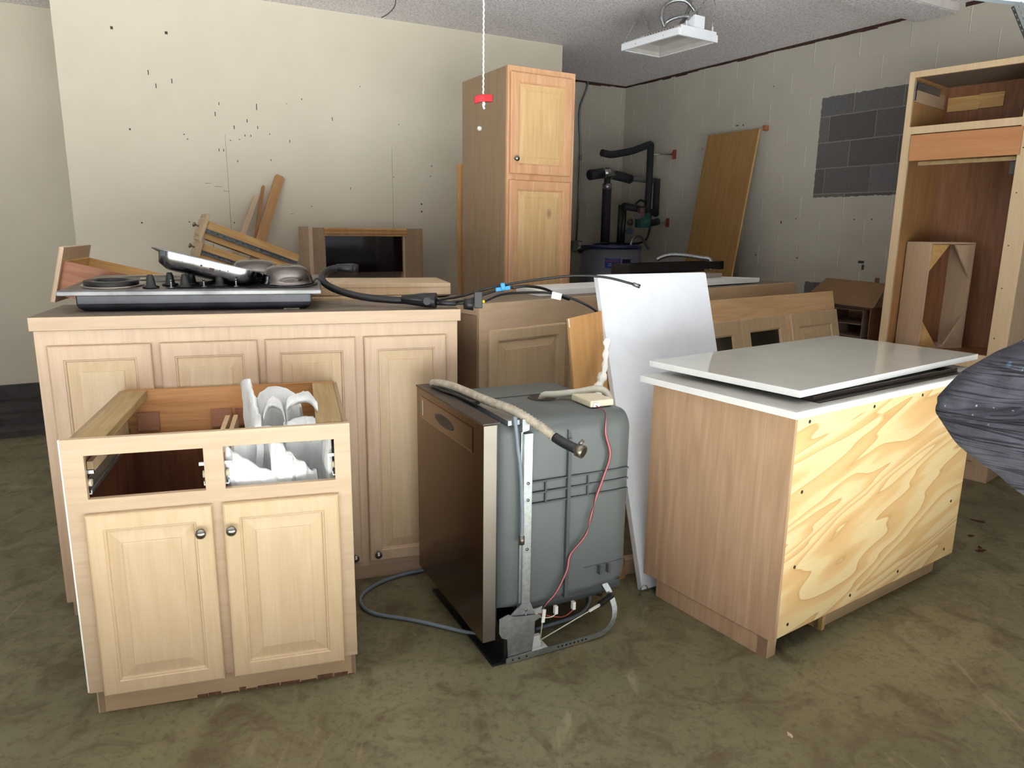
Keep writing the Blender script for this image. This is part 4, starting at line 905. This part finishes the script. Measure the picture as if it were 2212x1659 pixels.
LBL = arc_label(-137, -108, 1.160, 1.250, plain('label_blue', (36, 64, 150), .25), 'brand_label'); arc_label(-105, -87, 1.175, 1.243, plain('label_navy', (22, 26, 66), .25), 'rating_label')
def text_mesh(name, body, size, mat, parent, mtx):
    cu = bpy.data.curves.new(name, 'FONT'); cu.body = body; cu.size = size; cu.align_x = 'CENTER'; cu.extrude = .0006
    to = bpy.data.objects.new(name, cu); COL.objects.link(to); dg = bpy.context.evaluated_depsgraph_get(); me = bpy.data.meshes.new_from_object(to.evaluated_get(dg))
    COL.objects.unlink(to); bpy.data.objects.remove(to); me.materials.clear(); me.materials.append(mat)
    o_ = bpy.data.objects.new(name, me); COL.objects.link(o_); o_.parent = parent; o_.matrix_local = mtx; return o_
for body, size, z, c_ in (('MILLENNIUM', .026, 1.215, plain('label_red', (200, 50, 60), .3)), ('ENERGY SAVING', .011, 1.195, WHITE), ('WATER HEATER', .012, 1.176, WHITE)):
    a = radians(-122.5); mt = Matrix.Translation((.303 * cos(a), .303 * sin(a), z)) @ Matrix.Rotation(a + pi / 2, 4, 'Z') @ Matrix.Rotation(pi / 2, 4, 'X'); text_mesh('lettering', body, size, c_, LBL, mt)
lab(MB().lathe([(.02, 0), (.02, .05), (.03, .052), (.03, .06), (.001, .062)], (.27, -.16, 1.08), 'x', 14).build('relief_valve', COPPER, T), 'brass valve')
tk = lambda u, z, v=0: (u + .455, v, z)
KP = .945
def wp(u, z, v=-.45):
    p = Vector(P2(R0, BY, u, v, z)); return Vector((p.x * KP, p.y * KP, 1.5 + (p.z - 1.5) * KP))
T = thing('insulated_pipework', 'black foam-insulated water pipes rising from the heater top, with taped joints and pump', 'pipes', (0, 0, 0))
def pipe(pts, r, nm='foam_pipe', mat=FOAM, n=8, seg=14): return MB().tube(spl(pts, n) if n else pts, r, seg).build(nm, mat, T)
pipe([wp(-.619, 2.285), wp(-.50, 2.275), wp(-.383, 2.295), wp(-.24, 2.325), wp(-.143, 2.356), wp(-.02, 2.40)], .034)
pipe([wp(-.02, 2.40), wp(.012, 2.405), wp(.016, 2.36)], .034, n=4); pipe([wp(.014, 2.40), wp(.018, 2.0), wp(.008, 1.62), wp(0, 1.585)], .034, n=0)
pipe([wp(0, 1.59), wp(.10, 1.60), wp(.17, 1.615)], .034, n=0)
pipe([wp(-.765, 2.06), wp(-.60, 2.085)], .048, n=0); pipe([wp(-.48, 2.08, -.44), wp(-.30, 2.06, -.42), wp(-.215, 2.045, -.42)], .046, n=0); pipe([wp(-.21, 2.055, -.42), wp(.03, 2.045, -.40), wp(.155, 2.045, -.40)], .028, n=0, mat=plain('grey_taped_pipe', (86, 84, 82), .6))
pipe([wp(.150, 2.065, -.42), wp(.152, 1.68, -.42)], .034, n=0); pipe([wp(.16, 1.70, -.43), wp(-.10, 1.74, -.46), wp(-.33, 1.765, -.47)], .034, n=0)
pipe([wp(-.535, 2.09), wp(-.536, 1.95)], .032, n=0); pipe([wp(-.536, 1.94), wp(-.536, 1.357)], .045, n=0)
TAPE = plain('silver_foil_tape', (170, 172, 172), .25, .8, vs=40, var=.3)
pipe([wp(-.60, 2.085), wp(-.53, 2.095), wp(-.475, 2.08)], .05, 'foil_tape', TAPE, n=0); pipe([wp(-.537, 1.985), wp(-.536, 1.925)], .047, 'foil_tape', TAPE, n=0); pipe([wp(-.235, 2.045, -.42), wp(-.20, 2.05, -.42)], .04, 'foil_tape', TAPE, n=0)
pipe([wp(-.345, 1.775), wp(-.35, 1.357)], .026, n=0, mat=BLACK); pipe([wp(-.30, 1.74), wp(-.31, 1.357)], .024, n=0, mat=BLACK)
MB().lathe([(.045, 0), (.045, .10), (.03, .12)], wp(-.16, 1.60, -.50), 'x', 18).obox(wp(-.10, 1.60, -.52), (cos(radians(BY)), sin(radians(BY)), 0), .13, .1, .10).obox(wp(-.075, 1.665, -.52), (cos(radians(BY)), sin(radians(BY)), 0), .07, .08, .05).build('pump', TEAL, T, bev=.006)
MB().obox(wp(-.15, 1.685, -.54), (cos(radians(BY)), sin(radians(BY)), 0), .055, .05, .12).build('pump_box', plain('dusty_pink_label', (112, 82, 76), .5), T); MB().lathe([(.032, 0), (.032, .02), (.012, .022)], wp(-.215, 1.665, -.57), 'y', 18).build('gauge', BLACK, T)
MB().lathe([(.012, 0), (.03, .01), (.03, .05), (.012, .06)], wp(-.295, 1.60, -.5), 'x', 14).build('pipe_union', plain('dark_bronze', (70, 56, 46), .4, .6), T)
MB().lathe([(.036, 0), (.038, .006), (.03, .012), (.012, .012), (.01, .03)], wp(-.27, 1.51, -.52), 'y', 8).build('valve_wheel', plain('dark_blue_valve', (30, 40, 76), .5), T)
pipe([wp(-.20, 1.73, -.5), wp(-.19, 1.79, -.5), wp(-.10, 1.83, -.48), wp(.0, 1.78, -.46), wp(.07, 1.65, -.44), wp(.085, 1.55, -.42), wp(.045, 1.43, -.42), wp(-.05, 1.385, -.42), wp(-.25, 1.376, -.45), wp(-.52, 1.385, -.52), wp(-.66, 1.38, -.52), wp(-.76, 1.35, -.5), wp(-.83, 1.31, -.45)], .011, 'power_cord', BLACK, 8, 8)
pipe([wp(-.83, 1.31, -.45), wp(-.86, 1.295, -.44)], .022, 'cord_plug', BLACK, 0)
fl = spl([wp(-.235, 1.36, -.5), wp(-.215, 1.42, -.5), wp(-.165, 1.455, -.5), wp(-.10, 1.45, -.5), wp(-.05, 1.405, -.5), wp(.0, 1.355, -.48), wp(.035, 1.325, -.47)], 10)
MB().tube(fl, [.014 + .002 * (i % 2) for i in range(len(fl))], 10).build('flex_connector', CONDUIT, T)
for (u, z, pu) in ((.054, 2.307, .824), (.20, 1.60, .778)):
    e = Vector(P2(R0, RY, pu, -.012, z - .03 if z > 2 else z)); s_ = wp(u - .02, z if z > 2 else z)
    t = thing('pipe_bracket', ('upper' if z > 2 else 'lower') + ' rust-red wall bracket with thin rod holding the black pipes to the block wall', 'bracket', (0, 0, 0), group='rust-red pipe brackets')
    MB().tube([s_, e], .007, 8).build('rod', STEEL, t); w_ = MB().box(-.022, .022, -.010, .0, -.045, .045).box(-.008, .008, -.025, -.010, -.04, .04).build('wall_plate', REDB, t); w_.location = (e.x + .008, e.y + .005, e.z); w_.rotation_euler = (0, 0, radians(RY))
T = thing('outlet_box', 'grey metal outlet box with conduit running up the back wall beside the pantry', 'outlet', P2(R0, BY, -.60, 0, 0), BY)
GB = plain('grey_metal_box', (128, 130, 122), .5, .3)
ob = MB().box(-.065, .045, -.055, -.001, 1.285, 1.40).build('box_body', GB, T, bev=.003); MB().lathe([(.022, -.056), (.022, -.060), (.001, -.060)], (.015, 0, 1.318), 'y', 14).build('socket', CREAMP, ob); MB().lathe([(.022, -.056), (.022, -.060), (.001, -.060)], (.015, 0, 1.368), 'y', 14).build('socket', CREAMP, ob)
MB().tube([(-.01, -.03, 1.40), (.005, -.03, 1.9), (.01, -.03, 2.3), (-.02, -.03, 2.70), (-.01, -.03, 2.80), (.06, -.03, 2.96), (.075, -.03, 3.04)], .011, 10).build('conduit_pipe', CONDUIT, T); MB().tube([(.0085, -.03, 2.25), (.0095, -.03, 2.30)], .018, 12).build('conduit_coupling', CONDUIT, T)
T = thing('light_switch', 'white wall switch plate cut off by the left edge of the picture', 'switch', P2((-3.447, 5.765), 29.6, -.49, -.004, 1.432), BY)
MB().box(-.06, .038, -.004, 0.0, -.058, .058).build('plate', WHITE, T, bev=.002); MB().box(-.03, .005, -.008, -.0045, -.034, .034).build('rocker', CREAMP, T, bev=.002)

# ------------------------------------------------------------ 13 hanging light
FX = (.72, 5.326); FY = -56.8
T = thing('hanging_light', 'white rectangular high-bay light hanging from the ceiling on two chains', 'light', (*FX, 2.715), FY)
wl_, wd = .535, .358
f = MB(); us = ((0, 0), (wl_, 0), (wl_, wd), (0, wd))
f.rings([[(x + (e if x == 0 else -e), y + (e if y == 0 else -e), z) for x, y in us] for e, z in ((.018, .004), (.018, 0), (0, 0), (0, .042), (.012, .052), (.10, .075))], cap0=False, cap1=True, smooth=False).build('housing', WHITEP, T, bev=.001)
f = MB(); f.rings([[(x + (e if x == 0 else -e), y + (e if y == 0 else -e), z) for x, y in us] for e, z in ((.018, .003), (.045, .022), (.11, .045))], cap0=False, cap1=True, smooth=False).build('reflector', plain('diffuser_grey', (196, 192, 186), .25), T)
MB().box(.05, wl_ - .06, wd / 2 - .06, wd / 2 + .06, .0755, .10).build('driver_tray', plain('beige_metal', (190, 184, 172), .45), T, bev=.003)
MB().box(wl_ - .005, wl_ + .004, .02, wd - .02, .005, .060).box(wl_ - .06, wl_ + .003, wd / 2 - .045, wd / 2 + .045, .061, .135).build('end_cap', WHITEP, T, bev=.001)
for y in (.07, wd - .05): MB().box(wl_ - .012, wl_ - .004, y, y + .006, .055, .09).build('hook_tab', WHITEP, T)
m = MB()
for k in range(11): m.box(.10 + k * .026, .112 + k * .026, wd / 2 - .0625, wd / 2 - .0605, .083, .095)
m.build('vent_slots', BLACK, T)
def chain(parent, a, b, r=.0030, ln=.020, name='chain'):
    a, b = Vector(a), Vector(b); d = (b - a); n = max(2, int(d.length / (ln * .78))); m_ = MB()
    q = d.normalized().to_track_quat('Z', 'Y').to_matrix()
    for k in range(n):
        c = a + d * ((k + .5) / n); pts = []
        for i in range(10):
            t = 2 * pi * i / 10; lx, lz = cos(t) * ln * .28, sin(t) * ln * .5
            pts.append(c + q @ Vector((lx if k % 2 else 0, 0 if k % 2 else lx, lz)))
        m_.tube(pts, r, 5, closed=True)
    o_ = m_.build(name, STEEL, parent, weld=False); return o_
def loc2(px, py, pz):  # world -> fixture frame
    c, s = cos(radians(FY)), sin(radians(FY)); dx, dy = px - FX[0], py - FX[1]; return (dx * c + dy * s, -dx * s + dy * c, pz - 2.715)
hk = loc2(.878, 5.546, 3.03); hk2 = loc2(1.27, 5.05, 3.03)
chain(T, hk, (.01, .02, .055)); chain(T, hk, (.01, wd - .03, .055)); chain(T, hk2, (wl_ - .008, .075, .09)); chain(T, hk2, (wl_ - .008, wd - .045, .09))
for q in (hk, hk2): MB().tube(spl([(q[0], q[1], q[2] + .02), (q[0] + .008, q[1], q[2] + .008), (q[0], q[1], q[2] - .004), (q[0] - .006, q[1], q[2] + .004)], 5), .003, 6).build('ceiling_hook', STEEL, T)
def wc_(x, y, z): return loc2(x, y, z)
lp_ = spl([wc_(.955, 5.05, 2.80), wc_(.935, 5.05, 2.85), wc_(.94, 5.05, 2.91), wc_(.995, 5.05, 2.952), wc_(1.08, 5.05, 2.955), wc_(1.142, 5.05, 2.90), wc_(1.161, 5.05, 2.85), wc_(1.15, 5.05, 2.81)], 16)
lp2 = spl([wc_(.955, 5.05, 2.80), wc_(.97, 5.05, 2.83), wc_(1.03, 5.03, 2.852), wc_(1.10, 5.0, 2.85), wc_(1.15, 5.0, 2.83)], 16)
lp3 = spl([wc_(1.04, 5.1, 2.80), wc_(1.09, 5.1, 2.86), wc_(1.12, 5.1, 2.93), wc_(1.125, 5.1, 3.0), wc_(1.14, 5.1, 3.05)], 16)
for q in (lp_, lp2, lp3): MB().tube(q, [.0115 + .0015 * (i % 2) for i in range(len(q))], 8).build('armoured_cable', CONDUIT, T)
MB().lathe([(.05, 0), (.05, -.03), (.001, -.032)], wc_(1.16, 5.1, 3.05), 'z', 20).build('ceiling_rose', STEEL, T)
for (x, y) in ((.14, 0), (.40, 0)): MB().lathe([(.004, 0), (.003, -.002)], (x, y, .02), 'y', 10).build('rivet', STAIN, T)

# ------------------------------------------------------------ 14 release handle, wire, garage hardware
T = thing('release_handle', 'red plastic pull handle hanging on a white rope in front of the pantry', 'handle', (-.165, 3.90, 2.155), 12)
ro = []
for k in range(160): ro.append((.0018 * cos(k * 1.3), .0018 * sin(k * 1.3), .018 + k * (3.045 - 2.173) / 159))
MB().tube(ro, .0042, 7).build('rope', plain('white_rope', (226, 224, 222), .8), T)
hb = MB().rings([[(x, -d, z + h), (x, d, z + h), (x, d, z - h), (x, -d, z - h)] for x, z, h, d in ((-.047, -.010, .016, .011), (-.03, -.004, .018, .013), (-.01, .001, .018, .014), (.02, .003, .018, .014), (.047, .003, .017, .012))], smooth=False).build('handle_grip', RED, T, bev=.003)
m = MB()
for k, w in enumerate((.022, .030, .026)): m.box(-.02 - w / 2 + .01, -.02 + w / 2 + .01, -.0148, -.0138, .006 - k * .009, .0075 - k * .009)
m.build('moulded_text_lines', plain('pale_red', (214, 90, 96), .5), hb)
MB().tube(spl([(0, 0, -.016), (.003, -.004, -.026), (.0, 0, -.034), (.006, 0, -.05)], 5), [.007] * 5 + [.0075] * 5 + [.0055] * 5 + [.0045], 10).build('rope_knot', plain('white_rope', (226, 224, 222), .8), T)
o = MB().tube(spl([(-.78, 5.15, 3.05), (-.80, 5.22, 3.02), (-.844, 5.408, 3.0), (-.919, 5.585, 3.0), (-.982, 5.68, 3.0)], 8), .0035, 6).build('loose_wire', plain('dark_purple_wire', (60, 52, 84), .5)); tag(o, 'short dark wire end hanging from the ceiling above the cream wall', 'wire')
T = thing('door_track_bracket', 'perforated steel angle and pale blue door track at the top right corner', 'bracket', (0, 0, 0))
a, b = Vector((1.262, 2.0, 2.085)), Vector((1.300, 1.86, 1.985)); d = (b - a).normalized()
a = Vector((1.258, 2.0, 2.072)); b = Vector((1.318, 2.0, 1.972)); d = (b - a).normalized(); nx = Vector((d.z, 0, -d.x))
m = MB(); 
def plate(m, o0, d, w, L_, wd_, th, hr, n):
    """perforated strip: o0 origin, d length dir, w width dir"""
    nrm = d.cross(w).normalized(); st = L_ / n
    for k in range(n):
        c = o0 + d * (st * (k + .5)) + w * wd_ / 2
        outer = []; inner = []
        for i in range(16):
            t_ = 2 * pi * i / 16; ci, si = cos(t_), sin(t_); s_ = 1 / max(abs(ci), abs(si)); outer.append(c + d * (ci * s_ * st / 2) + w * (si * s_ * wd_ / 2)); inner.append(c + d * (ci * hr * 1.1) + w * (si * hr * .8))
        rings_ = [[p - nrm * th / 2 for p in inner], [p - nrm * th / 2 for p in outer], [p + nrm * th / 2 for p in outer], [p + nrm * th / 2 for p in inner]]
        rings_.append(rings_[0]); m.rings(rings_, cap0=False, cap1=False, smooth=False)
w1 = Vector((.8, -.1, .59)).normalized(); w1 = (w1 - d * w1.dot(d)).normalized(); w2 = d.cross(w1).normalized()
plate(m, a, d, w1, .125, .026, .002, .0035, 8); plate(m, a, d, -w2 if w2.x > 0 else w2, .118, .014, .002, .003, 8)
m.build('perforated_angle', plain('dark_galvanised', (84, 86, 86), .5, .6), T, weld=False)
lab(MB().obox((1.30, 2.02, 2.112), (.9, -.25, -.17), .42, .03, .055).build('door_track', plain('pale_blue_steel', (166, 186, 200), .35, .4), T, bev=.003), 'pale blue steel track')
MB().obox((1.305, 1.95, 1.955), (1, -.2, .1), .03, .012, .008).obox((1.318, 1.95, 1.975), (0, 0, 1), .05, .01, .012).build('bolt', plain('dark_galvanised', (84, 86, 86), .5, .6), T)

# ------------------------------------------------------------ 15 floor debris
LEAF = plain('dry_leaf', (86, 46, 30), .8, var=.3, vs=60)
def flake(x, y, w, l, a, label, mat=LEAF, h=.006, name='dry_leaf', cat='leaf', seed=0):
    random.seed(seed); n = 12; top = []; bot = []
    for i in range(n):
        t_ = 2 * pi * i / n; r = random.uniform(.6, 1.15); px, py = cos(t_) * w * r, sin(t_) * l * r; top.append((px, py, .002 + random.uniform(0, h))); bot.append((px * .96, py * .96, .0008))
    o = MB().rings([bot, top], smooth=False).build(name, mat, None); o.location = (x, y, 0); o.rotation_euler = (0, 0, a)
    return tag(o, label, cat)
flake(2.296, 3.283, .030, .014, .3, 'reddish dry leaf on the floor beyond the right end of the island', seed=1)
flake(2.315, 3.32, .012, .008, 1.3, 'small leaf crumb just behind the reddish leaf right of the island', seed=2)
flake(2.36, 3.46, .018, .007, .1, 'thin brown leaf behind the reddish leaf, right of the island', seed=3)
flake(2.52, 3.66, .045, .012, 2.6, 'long dark leaf smear on the floor near the foot of the oven cabinet', seed=4, h=.002)
flake(.37, 2.80, .028, .012, 2.8, 'brown leaf lying on the floor under the back of the dishwasher', seed=5)
flake(.862, 1.937, .007, .014, .2, 'small pale chip on the floor in the lower middle right', mat=plain('pale_chip', (190, 170, 140), .8), seed=6, name='wood_chip', cat='chip')
o = MB().tube(spl([(.12, 2.275, .02), (.17, 2.26, .01), (.20, 2.30, .03), (.235, 2.29, .012), (.26, 2.335, .02), (.235, 2.36, .03), (.27, 2.37, .035)], 8), .0018, 6).build('straw_twine', plain('dry_straw', (120, 94, 56), .9)); o.location.z = .004; tag(o, 'wisp of dry straw caught on the bottom rail of the dishwasher', 'straw')

# ------------------------------------------------------------ 16 person at the right edge
SHIRT, nt, b = newmat('dark_paint_flecked_shirt', .85, 0, .2)
v = coords(nt, (1, 1, 1), False); n1 = noisen(nt, v, 22, 5, .6); base = ramp(nt, n1, [(.3, lin(42, 42, 48)), (.7, lin(64, 64, 72))])
vo = N(nt, 'ShaderNodeTexVoronoi'); vo.inputs['Scale'].default_value = 60; L(nt, coords(nt, (1, 1, .7), False), vo.inputs['Vector']); sp1 = ramp(nt, vo.outputs['Distance'], [(.10, (1, 1, 1, 1)), (.15, (0, 0, 0, 1))]); gate = ramp(nt, noisen(nt, v, 9, 2), [(.52, (0, 0, 0, 1)), (.58, (1, 1, 1, 1))])
mm = N(nt, 'ShaderNodeMath', operation='MULTIPLY'); L(nt, sp1, mm.inputs[0]); L(nt, gate, mm.inputs[1])
c_ = mixc(nt, mm.outputs[0], base, lin(170, 172, 182)); tl = ramp(nt, noisen(nt, v, 17, 4, .6, .5), [(.66, (0, 0, 0, 1)), (.70, (.7,) * 3 + (1,))]); L(nt, mixc(nt, tl, c_, lin(90, 130, 146)), b.inputs['Base Color'])
fold = noisen(nt, coords(nt, (4, 4, 34), False, (0, radians(-12), 0)), 1.0, 3, .5, .6); bump(nt, b, fold, 1.0, .06)
SKIN = plain('skin', (196, 146, 118), .55, var=.04); JEAN = plain('blue_jeans', (58, 66, 84), .85, vs=40)
def skinned(name, verts, edges, radii, mat, parent, root=0, sub=2):
    me = bpy.data.meshes.new(name); me.from_pydata([Vector(v_) for v_ in verts], edges, []); o = bpy.data.objects.new(name, me); COL.objects.link(o); o.parent = parent
    sk = o.modifiers.new('skin', 'SKIN'); sk.use_smooth_shade = True
    for i, r in enumerate(radii):
        d_ = me.skin_vertices[0].data[i]; d_.radius = (r, r) if not isinstance(r, tuple) else r; d_.use_root = (i == root)
    s_ = o.modifiers.new('sub', 'SUBSURF'); s_.levels = sub; s_.render_levels = sub; me.materials.append(mat); return o
T = thing('person', 'person in a dark paint-flecked sleeve at the right edge, bent elbow in view', 'person', (0, 0, 0))
EL = (.905, 1.40, 1.168)
skinned('body', [(1.36, 1.30, .92), (1.36, 1.31, 1.12), (1.35, 1.30, 1.36), (1.35, 1.29, 1.45), (1.35, 1.27, 1.52), (1.35, 1.25, 1.58), (1.27, 1.30, .86), (1.26, 1.28, .48), (1.26, 1.32, .09), (1.26, 1.20, .04), (1.45, 1.30, .86), (1.46, 1.28, .48), (1.46, 1.32, .09), (1.46, 1.20, .04), (1.56, 1.30, 1.40), (1.62, 1.30, 1.14), (1.62, 1.22, .90)],
        [(0, 1), (1, 2), (2, 3), (3, 4), (4, 5), (0, 6), (6, 7), (7, 8), (8, 9), (0, 10), (10, 11), (11, 12), (12, 13), (2, 14), (14, 15), (15, 16)], [.10, .085, .09, .05, .05, .05, .08, .058, .042, .035, .085, .058, .042, .035, .045, .036, .032], SKIN, T)
skinned('shirt', [(1.36, 1.31, .93), (1.36, 1.31, 1.12), (1.35, 1.30, 1.32), (1.35, 1.295, 1.43), (1.55, 1.30, 1.385), (1.62, 1.30, 1.15), (1.62, 1.24, .95)], [(0, 1), (1, 2), (2, 3), (2, 4), (4, 5), (5, 6)], [.175, .165, .17, .085, .085, .07, .058], SHIRT, T)
skinned('jeans', [(1.36, 1.30, .95), (1.27, 1.30, .84), (1.26, 1.28, .48), (1.26, 1.315, .12), (1.45, 1.30, .84), (1.46, 1.28, .48), (1.46, 1.315, .12)], [(0, 1), (1, 2), (2, 3), (0, 4), (4, 5), (5, 6)], [.142, .098, .075, .062, .098, .075, .062], JEAN, T)
# near sleeve: upper arm and forearm folded to a pointed elbow, gathered in the crook
def sleeve(a, b, prof, seed, flat=.8):
    a, b = Vector(a), Vector(b); d = (b - a); z = d.normalized(); x = Vector((0, 1, 0)); y = z.cross(x).normalized(); R = []; n = len(prof) - 1; m_ = 40
    for k in range(m_ + 1):
        t = k / m_; f_ = t * n; i = min(int(f_), n - 1); r = prof[i] + (prof[i + 1] - prof[i]) * (f_ - i); ring = []
        for j in range(32):
            an = 2 * pi * j / 32; w = 1 + .10 * noise.noise(Vector((cos(an) * 1.5, sin(an) * 1.5, t * 4 + seed))) + .05 * sin(t * 26 + 3 * sin(an)) * (t > .25)
            ring.append(a + d * t + x * (cos(an) * r * w * flat) + y * (sin(an) * r * w))
        R.append(ring)
    return R
SL = MB()
SL.rings(sleeve((.848, 1.40, 1.176), (1.33, 1.31, 1.37), [.012, .050, .066, .080, .090, .098, .10, .10, .098], 1)); SL.rings(sleeve((.846, 1.40, 1.170), (1.22, 1.16, .985), [.012, .050, .064, .072, .076, .074, .070, .062], 5)); SL.rings(sleeve((.93, 1.39, 1.17), (1.32, 1.27, 1.14), [.01, .05, .075, .09, .09], 9))
so = SL.build('sleeve', SHIRT, T, weld=False)
rm = so.modifiers.new('remesh', 'REMESH'); rm.mode = 'VOXEL'; rm.voxel_size = .006; rm.use_smooth_shade = True
sm = so.modifiers.new('smooth', 'SMOOTH'); sm.factor = .6; sm.iterations = 8
hand = [(1.235, 1.155, .98), (1.27, 1.14, .965), (1.31, 1.135, .95)]; hv = list(hand); he = [(0, 1), (1, 2)]; hr = [.026, .03, .026]
for k in range(4):
    b0 = len(hv); hv += [(1.33, 1.125 + .0, .968 - k * .018), (1.365, 1.13, .972 - k * .018), (1.395 - .006 * abs(k - 1), 1.145, .97 - k * .018)]; he += [(2, b0), (b0, b0 + 1), (b0 + 1, b0 + 2)]; hr += [.0095, .0088, .0078]
b0 = len(hv); hv += [(1.28, 1.13, 1.0), (1.30, 1.14, 1.03)]; he += [(1, b0), (b0, b0 + 1)]; hr += [.012, .01]
skinned('hand', hv, he, hr, SKIN, T)
hv = [(1.62, 1.225, .91), (1.62, 1.215, .87), (1.62, 1.21, .835)]; he = [(0, 1), (1, 2)]; hr = [.028, .03, .028]
for k in range(4):
    b0 = len(hv); x_ = 1.62; y_ = 1.185 + k * .018; hv += [(x_, y_, .81), (x_ - .004, y_ - .004, .775 + .006 * abs(k - 1)), (x_ - .014, y_ - .006, .745 + .01 * abs(k - 1))]; he += [(2, b0), (b0, b0 + 1), (b0 + 1, b0 + 2)]; hr += [.0095, .0088, .0078]
b0 = len(hv); hv += [(1.61, 1.175, .85), (1.60, 1.155, .815)]; he += [(1, b0), (b0, b0 + 1)]; hr += [.012, .01]
skinned('hand', hv, he, hr, SKIN, T)
hd = Vector((1.35, 1.235, 1.615)); R = []
for i in range(13):
    ph = pi * i / 12; R.append([hd + Vector((.072 * sin(ph) * cos(a), .092 * sin(ph) * sin(a) - (.012 * sin(ph) if sin(a) < 0 else 0), .115 * cos(ph))) for a in [2 * pi * k / 24 for k in range(24)]])
hdo = MB().rings(R).build('head', SKIN, T)
MB().rings([[hd + Vector((0, -.088, .02)), hd + Vector((.002, -.088, .02)), hd + Vector((0.001, -.086, .02))], [hd + Vector((-.014, -.095, -.02)), hd + Vector((.014, -.095, -.02)), hd + Vector((0, -.122, -.018))]]).build('nose', SKIN, hdo)
for s_ in (-1, 1): MB().lathe([(.001, 0), (.011, -.004), (.012, -.008), (.001, -.012)], hd + Vector((s_ * .03, -.082, .01)), 'y', 12).build('eye', WHITE, hdo); MB().lathe([(.001, 0), (.02, .004), (.03, .008), (.001, .012)], hd + Vector((s_ * .074, 0, -.005)), 'x', 14).build('ear', SKIN, hdo)
MB().obox(hd + Vector((0, -.09, -.05)), (1, 0, 0), .045, .008, .010).build('mouth', plain('lips', (150, 84, 78), .5), hdo, bev=.003)
R = []
for i in range(8):
    ph = pi * i / 14; R.append([hd + Vector((.079 * sin(ph) * cos(a), .006 + .098 * sin(ph) * sin(a), .122 * cos(ph) + (.03 if sin(a) < -.3 and i > 5 else 0))) for a in [2 * pi * k / 24 for k in range(24)]])
MB().rings(R, cap1=False).build('hair', plain('dark_brown_hair', (46, 34, 26), .7, bmp=80), T)
for x in (1.26, 1.46): MB().rings([[(x - .045, 1.36, 0), (x + .045, 1.36, 0), (x + .05, 1.22, 0), (x + .035, 1.09, 0), (x - .035, 1.09, 0), (x - .05, 1.22, 0)], [(x - .04, 1.355, .10), (x + .04, 1.355, .10), (x + .042, 1.24, .085), (x + .028, 1.11, .045), (x - .028, 1.11, .045), (x - .042, 1.24, .085)]], smooth=False).build('shoe', plain('brown_boot', (70, 54, 40), .7), T, bev=.01)
